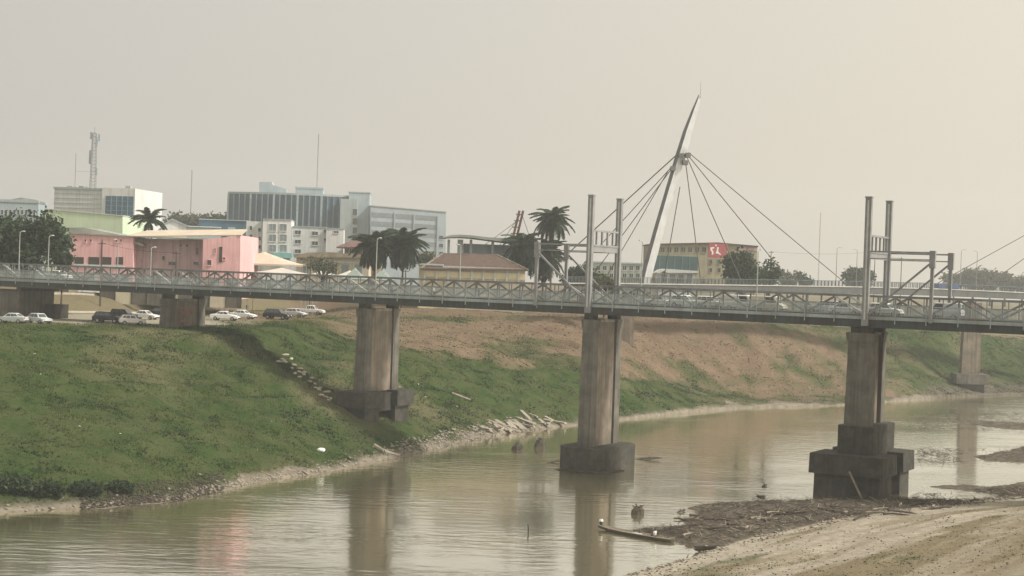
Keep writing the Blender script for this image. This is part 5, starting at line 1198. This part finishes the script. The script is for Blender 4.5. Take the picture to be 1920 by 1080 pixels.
dn = (np.clip((ngr-.52)*8, 0, 1)+.5*np.clip((D-12)/8, 0, 1))*(D > 3)*(D < 60)*(NX > 5)*(NX < 110)*(NY > 90)*(NY < 240)
grass_on('near_bank_grass', NX, NY, NZ, dn+1e-9, np.clip(.80+(ngr-.5)*-1.2+(fbm(NX/9, NY/9, 3, 141)-.5)*1.2, 0, 1), 30000, .05, .24, 'short dry grass streaks on the near sandy bank')
# shrubs at the foot of the slope
for k, (px, py, wd, h_) in enumerate(((30, 925, 70, 34), (95, 930, 70, 30), (160, 928, 60, 26), (225, 922, 50, 20))):
    q = hit(px, py); R_ = wd/2*q.y/F; Hh = h_*q.y/F; V_, Q_ = leaves([(0,0,Hh*.5,R_,R_*.7,Hh*.55), (R_*.5,0,Hh*.4,R_*.5,R_*.5,Hh*.4), (-R_*.5,.2,Hh*.45,R_*.5,R_*.5,Hh*.45)], 1500, .22, 200+k)
    r = empty('shrub', q-Vector((0,0,.1)), label=['dark shrub at the waterside, widest of its clump at the frame edge', 'dark waterside shrub next to the widest one', 'dark waterside shrub near the gravel apron', 'smallest dark waterside shrub beside the gravel apron'][k], cat='shrub', group='shrubs at the waterside'); child('foliage', npmesh('foliage', V_, Q_, leaf_a), r)
    MB().path([(0,0,0), (.1,0,Hh*.6)], .08, 5, r1=.03).part('stem', bark, r)

# ------------------------------------------------------------------ embankment kerbs and terrace walls
def kerb(name, a, b_, z, label, hgt=.35):
    p, q = hit(*a), hit(*b_); m = MB(); nn = 14; vs = []; d = (q-p); d.z = 0; d.normalize(); s_ = Vector((-d.y, d.x, 0))*.3
    for k in range(nn+1): c = p.lerp(q, k/nn); c.z = gz(c.x, c.y); vs += [c-s_-Vector((0,0,.4)), c+s_-Vector((0,0,.4)), c+s_+Vector((0,0,hgt)), c-s_+Vector((0,0,hgt))]
    fs = [(i*4+k, i*4+4+k, i*4+4+(k+1) % 4, i*4+(k+1) % 4) for i in range(nn) for k in range(4)]+[(3,2,1,0), tuple(len(vs)-4+i for i in range(4))]
    m.add(vs, fs).top(name, kerb_m, label=label, cat='kerb')
kerb('kerb', (84, 589), (262, 588), 0, 'pale kerb along the back of the parking terrace')
kerb('kerb', (84, 552), (300, 576), 0, 'pale kerb climbing the dry grass embankment under the bridge')
rw = Bld('retaining_wall', 'low weathered concrete wall along the street behind the parking terrace', 40, 327, 0, cat='wall', base=18.6)
for k in range(14):
    x0 = 40+k*29.5; zt_ = 538+(x0-40)*.036
    rw.box('wall_panel', conc_g if k % 3 else cream, x0, zt_, x0+29, None, (k % 2)*.04, .35)
    rw.box('wall_post', conc_d, x0+29.05, zt_-1.5, x0+29.45, None, -.08, .4)
# ------------------------------------------------------------------ haze
hb = MB().box((-1500, -40, -5), (1500, 1500, 112))
hm = bpy.data.materials.new('smoke_haze'); hm.use_nodes = True; t = hm.node_tree; t.nodes.clear()
oo = N(t, 'ShaderNodeOutputMaterial'); pv = N(t, 'ShaderNodeVolumePrincipled')
pv.inputs['Color'].default_value = (.92, .97, 1.0, 1); pv.inputs['Density'].default_value = .00023; pv.inputs['Anisotropy'].default_value = .1
t.links.new(pv.outputs[0], oo.inputs['Volume'])
hz = bpy.data.objects.new('haze', hb.mesh('haze', hm)); COL.objects.link(hz); tag(hz, kind='stuff', label='pale even smoke haze over the river')
